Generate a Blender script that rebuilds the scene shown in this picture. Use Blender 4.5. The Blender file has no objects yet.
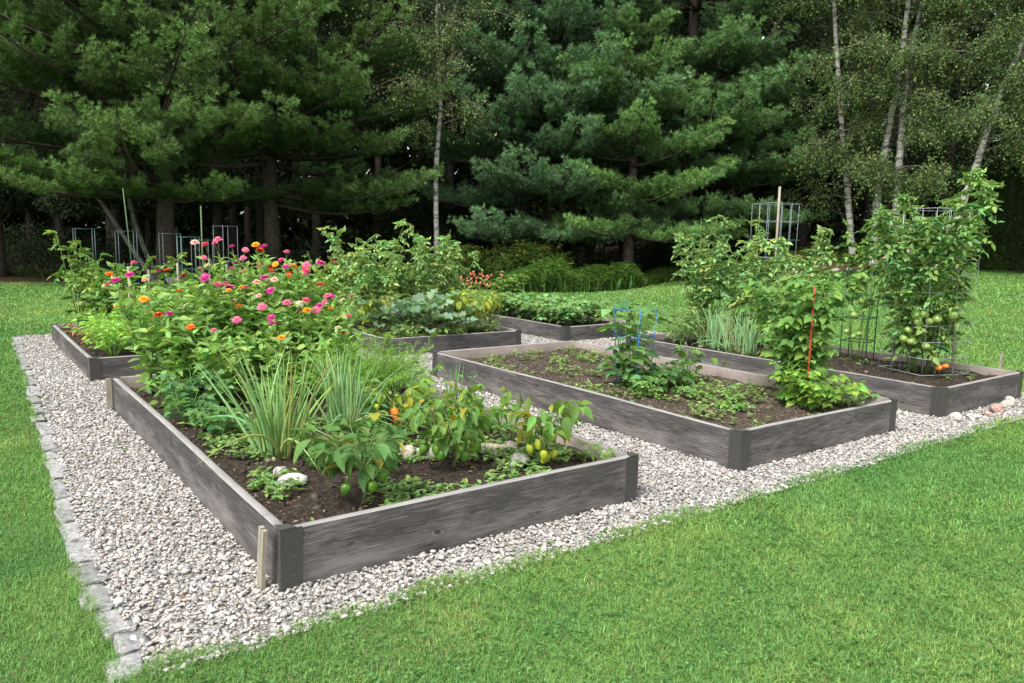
import bpy, math
import numpy as np
from mathutils import Vector, Matrix

scn = bpy.context.scene
COL = scn.collection
PI = math.pi

# ------------------------------------------------------------------ camera, sky, sun, exposure
CAM_H, PITCH, ROLL, FPX = 1.6285, 0.13604, 0.022516, 767.7
cd = bpy.data.cameras.new('camera')
cam = bpy.data.objects.new('camera', cd)
COL.objects.link(cam)
cd.sensor_width = 36.0
cd.lens = FPX / 1024 * 36
cd.clip_end = 500
fwd = Vector((0, math.cos(PITCH), -math.sin(PITCH)))
r0, u0 = Vector((1, 0, 0)), Vector((0, math.sin(PITCH), math.cos(PITCH)))
rx = r0 * math.cos(ROLL) + u0 * math.sin(ROLL)
uy = u0 * math.cos(ROLL) - r0 * math.sin(ROLL)
mw = Matrix((rx, uy, -fwd)).transposed().to_4x4()
mw.translation = (0, 0, CAM_H)
cam.matrix_world = mw
cd.dof.use_dof = True
cd.dof.focus_distance = 5.2
cd.dof.aperture_fstop = 9.0
scn.camera = cam

SUN_EL, SUN_AZ = math.radians(54), math.radians(212)     # azimuth clockwise from +Y: high, behind the camera, slightly left
world = bpy.data.worlds.new('World')
scn.world = world
world.use_nodes = True
wn = world.node_tree
wn.nodes.clear()
sky = wn.nodes.new('ShaderNodeTexSky')
sky.sky_type = 'NISHITA'
sky.sun_disc = False
sky.sun_elevation = SUN_EL
sky.sun_rotation = SUN_AZ
sky.dust_density = 3.0
sky.ozone_density = 1.0
hs = wn.nodes.new('ShaderNodeHueSaturation')              # overcast: the sky is nearly white
hs.inputs['Saturation'].default_value = 0.22
bg = wn.nodes.new('ShaderNodeBackground')
bg.inputs['Strength'].default_value = 0.145
wo = wn.nodes.new('ShaderNodeOutputWorld')
wn.links.new(sky.outputs[0], hs.inputs['Color'])
wn.links.new(hs.outputs[0], bg.inputs[0])
wn.links.new(bg.outputs[0], wo.inputs[0])

sl = bpy.data.lights.new('sun', 'SUN')
sun = bpy.data.objects.new('sun', sl)
COL.objects.link(sun)
sl.energy = 1.7
sl.angle = math.radians(16)
sl.color = (1.0, 0.96, 0.89)
sd = Vector((math.sin(SUN_AZ) * math.cos(SUN_EL), math.cos(SUN_AZ) * math.cos(SUN_EL), math.sin(SUN_EL)))
sun.rotation_euler = sd.to_track_quat('Z', 'Y').to_euler()

vs = scn.view_settings
vs.view_transform = 'Standard'
vs.look = 'None'
vs.gamma = 1
vs.use_curve_mapping = False
vs.exposure = 1.2

scn.cycles.max_bounces = 6
scn.cycles.diffuse_bounces = 3
scn.cycles.transmission_bounces = 3
scn.cycles.glossy_bounces = 2
scn.cycles.use_denoising = True
scn.cycles.use_adaptive_sampling = True

# ------------------------------------------------------------------ layout
AL = 0.63717                                   # heading of the rows of beds
CA, SA = math.cos(AL), math.sin(AL)


def W(u, v):
    """garden coordinates (u along the beds, v across them) to world x, y"""
    return -SA * u + CA * v, CA * u + SA * v


def UV(x, y):
    return -SA * x + CA * y, CA * x + SA * y


def sstep(x, a, b):
    t = np.clip((np.asarray(x, float) - a) / (b - a), 0, 1)
    return t * t * (3 - 2 * t)


def hz(x, y):
    """height of the ground"""
    x = np.asarray(x, float)
    y = np.asarray(y, float)
    u, v = UV(x, y)
    far = np.clip(y - 12, 0, 16)
    return -0.02 + 0.06 * sstep(u, 7.2, 8.8) + 0.08 * far * sstep(x, 2, 11) + 0.02 * np.clip(y - 27, 0, 30)


def gz(x, y):
    return float(hz(x, y))


def edge_v(u):
    """left edge of the gravel"""
    return np.interp(u, [2.8, 4.6, 5.4, 7.85, 10, 13], [.53, .50, .545, .65, .72, .79])


U_FRONT, U_BACK, V_RIGHT = 2.93, 12.95, 9.75

# ------------------------------------------------------------------ mesh helpers
R = np.random.default_rng(11)


def nrm(a):
    return a / np.maximum(np.linalg.norm(a, axis=-1, keepdims=True), 1e-9)


class Geo:
    def __init__(self):
        self.v, self.c, self.f, self.n = [], [], [], 0

    def add(self, V, faces, C, mi=0):
        V = np.asarray(V, np.float32).reshape(-1, 3)
        C = np.asarray(C, np.float32)
        if C.ndim == 1:
            C = np.broadcast_to(C[:3], (len(V), 3))
        self.v.append(V)
        self.c.append(C.reshape(-1, 3))
        for f in faces:
            f = np.asarray(f, np.int64)
            if len(f):
                self.f.append((f + self.n, mi))
        self.n += len(V)

    def mesh(self, name, mats, smooth=True):
        me = bpy.data.meshes.new(name)
        V = np.concatenate(self.v)
        C = np.concatenate(self.c)
        idx = np.concatenate([f.ravel() for f, _ in self.f]).astype(np.int32)
        sz = np.concatenate([np.full(len(f), f.shape[1]) for f, _ in self.f])
        mi = np.concatenate([np.full(len(f), m) for f, m in self.f]).astype(np.int32)
        st = np.concatenate([[0], np.cumsum(sz)[:-1]]).astype(np.int32)
        me.vertices.add(len(V))
        me.vertices.foreach_set('co', V.ravel())
        me.loops.add(len(idx))
        me.loops.foreach_set('vertex_index', idx)
        me.polygons.add(len(sz))
        me.polygons.foreach_set('loop_start', st)
        me.polygons.foreach_set('material_index', mi)
        me.polygons.foreach_set('use_smooth', np.full(len(sz), smooth))
        me.update(calc_edges=True)
        ca = me.color_attributes.new('Col', 'FLOAT_COLOR', 'POINT')
        ca.data.foreach_set('color', np.concatenate([C, np.ones((len(C), 1), np.float32)], 1).ravel())
        for m in (mats if isinstance(mats, (list, tuple)) else [mats]):
            me.materials.append(m)
        return me

    def build(self, name, mats, parent=None, loc=(0, 0, 0), rot=(0, 0, 0), smooth=True):
        o = bpy.data.objects.new(name, self.mesh(name, mats, smooth))
        COL.objects.link(o)
        o.location = loc
        o.rotation_euler = rot
        o.parent = parent
        return o


def tag(o, label=None, cat=None, group=None, kind=None):
    if label:
        o['label'] = label
    if cat:
        o['category'] = cat
    if group:
        o['group'] = group
    if kind:
        o['kind'] = kind
    return o


def thing(name, label, cat, loc=(0, 0, 0), rz=0, group=None):
    o = bpy.data.objects.new(name, None)
    COL.objects.link(o)
    o.empty_display_size = .1
    o.location = loc
    o.rotation_euler = (0, 0, rz)
    return tag(o, label, cat, group)


def link(name, me, parent=None, loc=(0, 0, 0), rot=(0, 0, 0), sc=1):
    o = bpy.data.objects.new(name, me)
    COL.objects.link(o)
    o.parent = parent
    o.location = loc
    o.rotation_euler = rot
    o.scale = (sc, sc, sc) if np.isscalar(sc) else sc
    return o


def tube(g, pts, rad, sides=6, col=(.2, .2, .2), mi=0, cap=True):
    pts = np.asarray(pts, float)
    K = len(pts)
    rad = np.broadcast_to(np.asarray(rad, float), (K,))
    T = nrm(np.gradient(pts, axis=0))
    ref = np.array([0, 0, 1.]) if abs(T[0, 2]) < .9 else np.array([1., 0, 0])
    A = nrm(np.cross(T, ref))
    B = np.cross(T, A)
    a = np.linspace(0, 2 * PI, sides, endpoint=False)
    V = pts[:, None] + rad[:, None, None] * (np.cos(a)[None, :, None] * A[:, None] + np.sin(a)[None, :, None] * B[:, None])
    i = np.arange(K - 1)[:, None] * sides
    j = np.arange(sides)[None]
    j2 = (j + 1) % sides
    F = np.stack([i + j, i + j2, i + sides + j2, i + sides + j], -1).reshape(-1, 4)
    fs = [F]
    if cap and sides in (3, 4):
        fs.append(np.array([np.arange(sides)[::-1], np.arange(sides) + (K - 1) * sides]))
    elif cap:
        fs.append(np.array([np.arange(sides)[::-1], np.arange(sides) + (K - 1) * sides]))
    g.add(V.reshape(-1, 3), fs, col, mi)


def box(g, lo, hi, col=(.2, .2, .2), mi=0):
    x0, y0, z0 = lo
    x1, y1, z1 = hi
    V = [(x0, y0, z0), (x1, y0, z0), (x1, y1, z0), (x0, y1, z0), (x0, y0, z1), (x1, y0, z1), (x1, y1, z1), (x0, y1, z1)]
    F = [(3, 2, 1, 0), (4, 5, 6, 7), (0, 1, 5, 4), (1, 2, 6, 5), (2, 3, 7, 6), (3, 0, 4, 7)]
    g.add(V, [F], col, mi)


def curve(p, d, L, bend, K=7):
    t = np.linspace(0, 1, K)[:, None]
    return np.asarray(p)[None] + nrm(np.asarray(d, float))[None] * L * t + np.asarray(bend)[None] * t * t


def leaf_tpl(ts, ws, droop=.25, fold=.25, ruffle=0.0):
    """a leaf: rows of left edge, midrib, right edge from base to tip"""
    V = []
    for i, (t, w) in enumerate(zip(ts, ws)):
        z = -droop * t * t
        e = fold * w + ruffle * (1 if i % 2 else -1) * w
        V += [(t, w, z + e), (t, 0, z), (t, -w, z + e)]
    F = []
    for i in range(len(ts) - 1):
        a, b = 3 * i, 3 * i + 3
        F += [(a, a + 1, b + 1, b), (a + 1, a + 2, b + 2, b + 1)]
    return np.array(V), np.array(F)


OVATE = leaf_tpl([0, .12, .38, .68, 1], [.02, .3, .5, .33, .01], .3, .22)
LANCE = leaf_tpl([0, .15, .45, .75, 1], [.03, .3, .5, .3, .01], .35, .35)
RUFF = leaf_tpl([0, .12, .26, .4, .54, .68, .82, .93, 1], [.05, .16, .3, .46, .5, .5, .42, .25, .03], .35, .2, .22)
DIAM = (np.array([(0, 0, 0), (.45, .5, .1), (1, 0, -.1), (.45, -.5, .1)]), np.array([(0, 1, 2, 3)]))
STRAP = leaf_tpl([0, .3, .65, 1], [.5, .5, .4, .03], .15, .5)
PETAL = leaf_tpl([0, .5, .85, 1], [.16, .34, .36, .2], .12, .12)


def leaves(g, P, D, U, L, Wd, tpl, C, mi=0):
    T, F = tpl
    N, K = len(P), len(T)
    D = nrm(np.asarray(D, float))
    S = np.cross(D, U)
    S = nrm(S)
    M = np.cross(S, D)
    L = np.broadcast_to(np.asarray(L, float), (N,))
    Wd = np.broadcast_to(np.asarray(Wd, float), (N,))
    V = (P[:, None] + (L[:, None] * T[None, :, 0])[..., None] * D[:, None]
         + (Wd[:, None] * T[None, :, 1])[..., None] * S[:, None]
         + (L[:, None] * T[None, :, 2])[..., None] * M[:, None])
    FF = (F[None] + (np.arange(N) * K)[:, None, None]).reshape(-1, F.shape[1])
    C = np.asarray(C, float)
    if C.ndim == 1:
        C = np.broadcast_to(C, (N, 3))
    g.add(V.reshape(-1, 3), [FF], np.repeat(C, K, 0), mi)


def vary(c, n, amt=.2, hue=.08, r=None):
    """n slightly different versions of one leaf colour"""
    r = r or R
    c = np.asarray(c, float)
    k = np.exp(r.normal(0, amt, (n, 1)))
    h = r.normal(0, hue, (n, 1))
    return np.clip(c * k * np.concatenate([1 + 2 * h, 1 + 0 * h, 1 - h], 1), .002, .9)


def rdir(n, r=None):
    return nrm((r or R).normal(size=(n, 3)))


def ico(sub):
    p = (1 + 5 ** .5) / 2
    V = [(-1, p, 0), (1, p, 0), (-1, -p, 0), (1, -p, 0), (0, -1, p), (0, 1, p), (0, -1, -p), (0, 1, -p), (p, 0, -1), (p, 0, 1), (-p, 0, -1), (-p, 0, 1)]
    F = [(0, 11, 5), (0, 5, 1), (0, 1, 7), (0, 7, 10), (0, 10, 11), (1, 5, 9), (5, 11, 4), (11, 10, 2), (10, 7, 6), (7, 1, 8),
         (3, 9, 4), (3, 4, 2), (3, 2, 6), (3, 6, 8), (3, 8, 9), (4, 9, 5), (2, 4, 11), (6, 2, 10), (8, 6, 7), (9, 8, 1)]
    V = [np.array(v) / np.linalg.norm(v) for v in V]
    for _ in range(sub):
        mid, F2 = {}, []

        def m(a, b):
            k = (min(a, b), max(a, b))
            if k not in mid:
                q = V[a] + V[b]
                V.append(q / np.linalg.norm(q))
                mid[k] = len(V) - 1
            return mid[k]
        for a, b, c in F:
            ab, bc, ca = m(a, b), m(b, c), m(c, a)
            F2 += [(a, ab, ca), (b, bc, ab), (c, ca, bc), (ab, bc, ca)]
        F = F2
    return np.array(V), np.array(F)


ICO = [ico(0), ico(1), ico(2), ico(3)]


def lumpy(sub, amp, r, n=5):
    """a sphere pushed about into a stone"""
    V, F = ICO[sub]
    d = np.ones(len(V))
    for _ in range(n):
        a = nrm(r.normal(size=3))
        c = r.uniform(.25, .8)
        s = V @ a
        d = np.minimum(d, np.where(s > c, 1 - amp * (s - c) / (1 - c), 1))
        d += amp * .07 * np.sin(3 * (V @ r.normal(size=3)) + r.uniform(0, 6))
    return V * d[:, None], F


# ------------------------------------------------------------------ materials
def newmat(name):
    m = bpy.data.materials.new(name)
    m.use_nodes = True
    nt = m.node_tree
    nt.nodes.clear()
    out = nt.nodes.new('ShaderNodeOutputMaterial')
    return m, nt, out


def N(nt, t, **kw):
    n = nt.nodes.new(t)
    for k, v in kw.items():
        if k in n.inputs:
            n.inputs[k].default_value = v
        else:
            setattr(n, k, v)
    return n


def ramp(nt, stops):
    n = nt.nodes.new('ShaderNodeValToRGB')
    e = n.color_ramp.elements
    while len(e) < len(stops):
        e.new(.5)
    for q, (p, c) in zip(e, stops):
        q.position = p
        q.color = (*c, 1) if len(c) == 3 else c
    return n


def mat_col(name, rough=.6, spec=.3, transl=0.0, nscale=0, namt=0.0, metal=0.0, bump=0.0, bscale=80, spots=0.0):
    """colour from the mesh's own per-leaf / per-stone tint, broken up by a noise"""
    m, nt, out = newmat(name)
    L = nt.links.new
    at = N(nt, 'ShaderNodeAttribute', attribute_name='Col')
    c = at.outputs['Color']
    if namt:
        tc = N(nt, 'ShaderNodeTexCoord')
        no = N(nt, 'ShaderNodeTexNoise', Scale=nscale, Detail=4.0, Roughness=.65)
        L(tc.outputs['Object'], no.inputs['Vector'])
        mr = N(nt, 'ShaderNodeMapRange')
        mr.inputs['From Min'].default_value = .3
        mr.inputs['From Max'].default_value = .7
        mr.inputs['To Min'].default_value = 1 - namt
        mr.inputs['To Max'].default_value = 1 + namt
        L(no.outputs[0], mr.inputs['Value'])
        mx = N(nt, 'ShaderNodeVectorMath', operation='SCALE')
        L(c, mx.inputs[0])
        L(mr.outputs[0], mx.inputs['Scale'])
        c = mx.outputs[0]
    if spots:
        tc3 = N(nt, 'ShaderNodeTexCoord')
        n3 = N(nt, 'ShaderNodeTexNoise', Scale=spots, Detail=3.0, Roughness=.6)
        L(tc3.outputs['Object'], n3.inputs['Vector'])
        r3 = ramp(nt, [(.66, (0, 0, 0)), (.74, (1, 1, 1))])
        L(n3.outputs[0], r3.inputs[0])
        m3 = N(nt, 'ShaderNodeMix', data_type='RGBA')
        L(r3.outputs[0], m3.inputs[0])
        L(c, m3.inputs[6])
        m3.inputs[7].default_value = (.26, .24, .06, 1)
        c = m3.outputs[2]
    b = N(nt, 'ShaderNodeBsdfPrincipled', Roughness=rough, Metallic=metal)
    b.inputs['Specular IOR Level'].default_value = spec
    L(c, b.inputs['Base Color'])
    if bump:
        tc2 = N(nt, 'ShaderNodeTexCoord')
        n2 = N(nt, 'ShaderNodeTexNoise', Scale=bscale, Detail=5.0)
        L(tc2.outputs['Object'], n2.inputs['Vector'])
        bp = N(nt, 'ShaderNodeBump', Strength=bump, Distance=.01)
        L(n2.outputs[0], bp.inputs['Height'])
        L(bp.outputs[0], b.inputs['Normal'])
    sh = b.outputs[0]
    if transl:
        t = N(nt, 'ShaderNodeBsdfTranslucent')
        g = N(nt, 'ShaderNodeMix', data_type='RGBA', blend_type='MULTIPLY')
        g.inputs[0].default_value = 1
        L(c, g.inputs[6])
        g.inputs[7].default_value = (1.25, 1.25, .6, 1)
        L(g.outputs[2], t.inputs['Color'])
        mi = N(nt, 'ShaderNodeMixShader')
        mi.inputs[0].default_value = transl
        L(sh, mi.inputs[1])
        L(t.outputs[0], mi.inputs[2])
        sh = mi.outputs[0]
    L(sh, out.inputs['Surface'])
    return m


M_LEAF = mat_col('leaf', .55, .26, .38, 40, .16, spots=22.0)
M_FARLEAF = mat_col('woodland_leaf', .6, .2, .2)
M_NEEDLE = mat_col('pine_needle', .5, .35, .15)
M_STEM = mat_col('stem', .55, .3, .1)
M_PETAL = mat_col('petal', .6, .2, .25)
M_FRUIT = mat_col('fruit_skin', .28, .5, 0, 8, .1)
M_GRASS = mat_col('grass_blade', .5, .3, .3)
M_STONE = mat_col('pebble', .75, .25, 0, 60, .22)
M_ROCK = mat_col('rock', .85, .2, 0, 38, .42, bump=.7, bscale=45)
M_BARK = mat_col('bark', .9, .1, 0, 9, .5, bump=.8, bscale=14)
M_METAL = mat_col('painted_wire', .4, .5, 0, 60, .2)
M_PLASTIC = mat_col('plastic', .5, .4, 0, 20, .15)


def wood_mat(name, dark, light, tint, wear, seed):
    m, nt, out = newmat(name)
    L = nt.links.new
    tc = N(nt, 'ShaderNodeTexCoord')
    oi = N(nt, 'ShaderNodeObjectInfo')
    sc = N(nt, 'ShaderNodeVectorMath', operation='SCALE')
    cmb = N(nt, 'ShaderNodeCombineXYZ')
    for k in range(3):
        L(oi.outputs['Random'], cmb.inputs[k])
    L(cmb.outputs[0], sc.inputs[0])
    sc.inputs['Scale'].default_value = 37.0 + seed
    ad = N(nt, 'ShaderNodeVectorMath', operation='ADD')
    L(tc.outputs['Object'], ad.inputs[0])
    L(sc.outputs[0], ad.inputs[1])
    # slow warp bends the grain round the knots
    wq = N(nt, 'ShaderNodeTexNoise', Scale=2.2, Detail=2.0)
    L(ad.outputs[0], wq.inputs['Vector'])
    w2 = N(nt, 'ShaderNodeVectorMath', operation='SCALE')
    w2.inputs['Scale'].default_value = .035
    L(wq.outputs['Color'], w2.inputs[0])
    ad2 = N(nt, 'ShaderNodeVectorMath', operation='ADD')
    L(ad.outputs[0], ad2.inputs[0])
    L(w2.outputs[0], ad2.inputs[1])
    mp = N(nt, 'ShaderNodeMapping')
    mp.inputs['Scale'].default_value = (2.6, 44, 44)
    L(ad2.outputs[0], mp.inputs['Vector'])
    gr = N(nt, 'ShaderNodeTexNoise', Scale=2.3, Detail=10.0, Roughness=.78)
    L(mp.outputs[0], gr.inputs['Vector'])
    mp2 = N(nt, 'ShaderNodeMapping')
    mp2.inputs['Scale'].default_value = (1.1, 5, 5)
    L(ad.outputs[0], mp2.inputs['Vector'])
    bl = N(nt, 'ShaderNodeTexNoise', Scale=1.5, Detail=5.0, Roughness=.65)
    L(mp2.outputs[0], bl.inputs['Vector'])
    # bleached lower edge, with a ragged line of its own
    sx = N(nt, 'ShaderNodeSeparateXYZ')
    L(tc.outputs['Object'], sx.inputs[0])
    mz = N(nt, 'ShaderNodeMapRange')
    mz.inputs['From Min'].default_value = .04
    mz.inputs['From Max'].default_value = .2
    mz.inputs['To Min'].default_value = wear
    mz.inputs['To Max'].default_value = 0
    L(sx.outputs['Z'], mz.inputs['Value'])
    s1 = N(nt, 'ShaderNodeMath', operation='MULTIPLY')
    L(bl.outputs[0], s1.inputs[0])
    L(mz.outputs[0], s1.inputs[1])
    m1 = N(nt, 'ShaderNodeMath', operation='MULTIPLY_ADD')
    L(gr.outputs[0], m1.inputs[0])
    m1.inputs[1].default_value = .8
    L(s1.outputs[0], m1.inputs[2])
    m2 = N(nt, 'ShaderNodeMath', operation='MULTIPLY_ADD')
    L(bl.outputs[0], m2.inputs[0])
    m2.inputs[1].default_value = .4
    L(m1.outputs[0], m2.inputs[2])
    rp = ramp(nt, [(.34, dark), (.6, tint), (.9, light)])
    L(m2.outputs[0], rp.inputs[0])
    # knots
    mp3 = N(nt, 'ShaderNodeMapping')
    mp3.inputs['Scale'].default_value = (2.6, 5.4, 1.0)
    s3 = N(nt, 'ShaderNodeSeparateXYZ')
    c3 = N(nt, 'ShaderNodeCombineXYZ')
    L(ad2.outputs[0], s3.inputs[0])
    L(s3.outputs['X'], c3.inputs['X'])
    L(s3.outputs['Z'], c3.inputs['Y'])
    L(c3.outputs[0], mp3.inputs['Vector'])
    vo = N(nt, 'ShaderNodeTexVoronoi', Scale=1.0, voronoi_dimensions='2D')
    vo.inputs['Randomness'].default_value = .95
    L(mp3.outputs[0], vo.inputs['Vector'])
    kr = ramp(nt, [(0, (.15, .15, .15)), (.05, (.4, .4, .4)), (.075, (1.1, 1.1, 1.1)), (.11, (.7, .7, .7)), (.2, (1, 1, 1))])
    L(vo.outputs['Distance'], kr.inputs[0])
    mx = N(nt, 'ShaderNodeMix', data_type='RGBA', blend_type='MULTIPLY')
    kc = N(nt, 'ShaderNodeSeparateColor')
    L(vo.outputs['Color'], kc.inputs[0])
    kg = N(nt, 'ShaderNodeMapRange')
    kg.inputs['From Min'].default_value = .45
    kg.inputs['From Max'].default_value = .9
    L(kc.outputs[0], kg.inputs['Value'])
    L(kg.outputs[0], mx.inputs[0])
    L(rp.outputs[0], mx.inputs[6])
    L(kr.outputs[0], mx.inputs[7])
    b = N(nt, 'ShaderNodeBsdfPrincipled', Roughness=.82)
    b.inputs['Specular IOR Level'].default_value = .22
    L(mx.outputs[2], b.inputs['Base Color'])
    bp = N(nt, 'ShaderNodeBump', Strength=.55, Distance=.006)
    L(gr.outputs[0], bp.inputs['Height'])
    L(bp.outputs[0], b.inputs['Normal'])
    L(b.outputs[0], out.inputs['Surface'])
    return m


M_BOARD = wood_mat('weathered_board', (.018, .017, .017), (.24, .222, .21), (.054, .05, .049), .36, 0)
M_BTOP = wood_mat('bleached_skylit_board_top', (.13, .125, .12), (.42, .4, .38), (.27, .26, .25), 0, 3)  # lighter top edge: weathering, plus light from the sky put into the colour
M_BIN = wood_mat('board_inside', (.13, .105, .09), (.36, .31, .28), (.24, .2, .18), 0, 5)
M_STAKE = wood_mat('stake_wood', (.16, .14, .1), (.45, .41, .33), (.3, .27, .21), 0, 9)


def ground_mat(name, stops, scale, detail=8, bump=.5, bscale=60, rough=.95, patches=None):
    m, nt, out = newmat(name)
    L = nt.links.new
    tc = N(nt, 'ShaderNodeTexCoord')
    no = N(nt, 'ShaderNodeTexNoise', Scale=scale, Detail=float(detail), Roughness=.68)
    L(tc.outputs['Object'], no.inputs['Vector'])
    rp = ramp(nt, stops)
    L(no.outputs[0], rp.inputs[0])
    c = rp.outputs[0]
    if patches:
        n3 = N(nt, 'ShaderNodeTexNoise', Scale=patches, Detail=3.0)
        L(tc.outputs['Object'], n3.inputs['Vector'])
        r3 = ramp(nt, [(.3, (.75, .75, .75)), (.7, (1.2, 1.2, 1.2))])
        L(n3.outputs[0], r3.inputs[0])
        mx = N(nt, 'ShaderNodeMix', data_type='RGBA', blend_type='MULTIPLY')
        mx.inputs[0].default_value = 1
        L(c, mx.inputs[6])
        L(r3.outputs[0], mx.inputs[7])
        c = mx.outputs[2]
    b = N(nt, 'ShaderNodeBsdfPrincipled', Roughness=rough)
    b.inputs['Specular IOR Level'].default_value = .15
    L(c, b.inputs['Base Color'])
    n2 = N(nt, 'ShaderNodeTexNoise', Scale=float(bscale), Detail=6.0)
    L(tc.outputs['Object'], n2.inputs['Vector'])
    bp = N(nt, 'ShaderNodeBump', Strength=bump, Distance=.02)
    L(n2.outputs[0], bp.inputs['Height'])
    L(bp.outputs[0], b.inputs['Normal'])
    L(b.outputs[0], out.inputs['Surface'])
    return m


M_LAWN = ground_mat('lawn_turf', [(.3, (.06, .125, .028)), (.5, (.095, .185, .045)), (.72, (.125, .23, .06))], 9, 8, .7, 45, patches=.5)
M_GRAVELBASE = ground_mat('gravel_bed', [(.3, (.17, .155, .14)), (.5, (.27, .25, .225)), (.7, (.36, .335, .305))], 40, 4, .8, 60)
M_SOIL = ground_mat('soil', [(.3, (.014, .010, .008)), (.5, (.036, .027, .021)), (.66, (.075, .058, .044)), (.8, (.13, .105, .08))], 30, 9, .9, 45)
M_SOILDRY = ground_mat('soil_dry', [(.3, (.02, .015, .011)), (.48, (.055, .042, .032)), (.62, (.11, .088, .066)), (.78, (.19, .16, .12))], 26, 9, .9, 45)
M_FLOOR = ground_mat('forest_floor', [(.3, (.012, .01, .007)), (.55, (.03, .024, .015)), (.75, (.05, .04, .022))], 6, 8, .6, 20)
M_MULCH = ground_mat('bark_mulch', [(.3, (.03, .018, .012)), (.55, (.075, .045, .03)), (.75, (.13, .08, .055))], 25, 8, .8, 40)

# ------------------------------------------------------------------ the ground
def forest_y(x):
    """where the lawn ends and the woods begin"""
    return np.interp(x, [-40, -20, -13, -8, -2.4, 1.5, 5, 8, 12, 16, 26, 40], [25, 24, 22, 21.3, 22.3, 23.6, 25.4, 24.6, 23.4, 23.4, 25, 27])


def sheet(name, mat, xs, ys, dz=0., keep=None):
    X, Y = np.meshgrid(xs, ys)
    V = np.stack([X, Y, hz(X, Y) + dz], -1)
    ny, nx = X.shape
    i = (np.arange(ny - 1)[:, None] * nx + np.arange(nx - 1)[None]).ravel()
    F = np.stack([i, i + 1, i + nx + 1, i + nx], 1)
    if keep is not None:
        c = V.reshape(-1, 3)[F].mean(1)
        F = F[keep(c[:, 0], c[:, 1])]
    g = Geo()
    g.add(V.reshape(-1, 3), [F], (.1, .1, .1))
    return g.build(name, mat)


xs = np.concatenate([np.linspace(-240, -42, 14), np.linspace(-40, 40, 161), np.linspace(42, 240, 14)])
ys = np.concatenate([np.linspace(-120, -8, 8), np.linspace(-6, 60, 133), np.linspace(64, 300, 16)])
tag(sheet('lawn', M_LAWN, xs, ys), kind='structure')

tag(sheet('forest_floor', M_FLOOR, xs[(xs > -75) & (xs < 75)], ys[(ys > 15) & (ys < 110)], .015,
          lambda x, y: y > forest_y(x) + .25 * np.sin(x * 1.9)), kind='structure')

# gravel path base
g = Geo()
us = np.linspace(U_FRONT, U_BACK, 60)
tt = np.linspace(0, 1, 60)
ev = edge_v(us)
Uu = np.repeat(us[:, None], 60, 1)
Vv = ev[:, None] * (1 - tt)[None] + V_RIGHT * tt[None]
x, y = W(Uu, Vv)
V = np.stack([x, y, hz(x, y) + .006], -1)
i = (np.arange(59)[:, None] * 60 + np.arange(59)[None]).ravel()
g.add(V.reshape(-1, 3), [np.stack([i, i + 1, i + 61, i + 60], 1)], (.1, .1, .1))
tag(g.build('gravel_path', M_GRAVELBASE), kind='structure')

# ------------------------------------------------------------------ raised beds
BED_H = .286
BEDS = {  # u0, v0, length u, width v, base z
    'A': (3.28, 1.15, 4.33, 2.28, 0.0), 'B': (3.30, 4.49, 4.30, 2.17, 0.0), 'E': (3.33, 7.58, 4.25, 1.84, 0.0),
    'G': (8.81, 1.14, 3.40, 2.25, .06), 'C': (8.78, 4.49, 3.40, 2.17, .06), 'D': (8.83, 7.53, 3.40, 1.55, .06)}


def board_geo(Lx, zb, r):
    """one plank along local x, outer face towards -y, inner towards +y"""
    th, b, n = .046, .004, max(8, int(Lx / .15))
    prof = np.array([(b, zb), (0, zb + b), (0, BED_H - b), (b, BED_H), (th - b, BED_H), (th, BED_H - b), (th, zb + b), (th - b, zb)])
    xs_ = np.linspace(0, Lx, n + 1)
    wy = .005 * np.sin(xs_ * r.uniform(.8, 1.6) + r.uniform(0, 6))
    wy -= np.interp(xs_, [0, Lx], [wy[0], wy[-1]])
    wz = .004 * np.sin(xs_ * r.uniform(.8, 2) + r.uniform(0, 6))
    V = np.zeros((n + 1, 8, 3))
    V[..., 0] = xs_[:, None]
    V[..., 1] = prof[None, :, 0] + wy[:, None]
    V[..., 2] = prof[None, :, 1] + np.where(prof[None, :, 1] > .1, wz[:, None], 0) + r.normal(0, .0007, (n + 1, 8))
    g = Geo()
    base = np.arange(n)[:, None] * 8
    allf = []
    for k in range(8):
        k2 = (k + 1) % 8
        F = np.stack([base + k, base + k2, base + 8 + k2, base + 8 + k], -1).reshape(-1, 4)[:, ::-1]
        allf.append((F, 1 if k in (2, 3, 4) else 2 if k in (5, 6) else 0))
    g.add(V.reshape(-1, 3), [], (.1, .1, .1))
    for F, mi in allf:
        g.f.append((F, mi))
    for xe in (.125, Lx - .125):
        for zz in (.05, .145, .24):
            Vs, Fs = ICO[1]
            g.add(Vs * [.006, .0025, .006] + [xe + r.normal(0, .006), .0005 + float(np.interp(xe, xs_, wy)), zz + r.normal(0, .008)], [Fs], (.09, .075, .065), 3)
    g.f.append((np.array([np.arange(8)[::-1]]), 0))
    g.f.append((np.array([np.arange(8) + n * 8]), 0))
    return g


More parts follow.
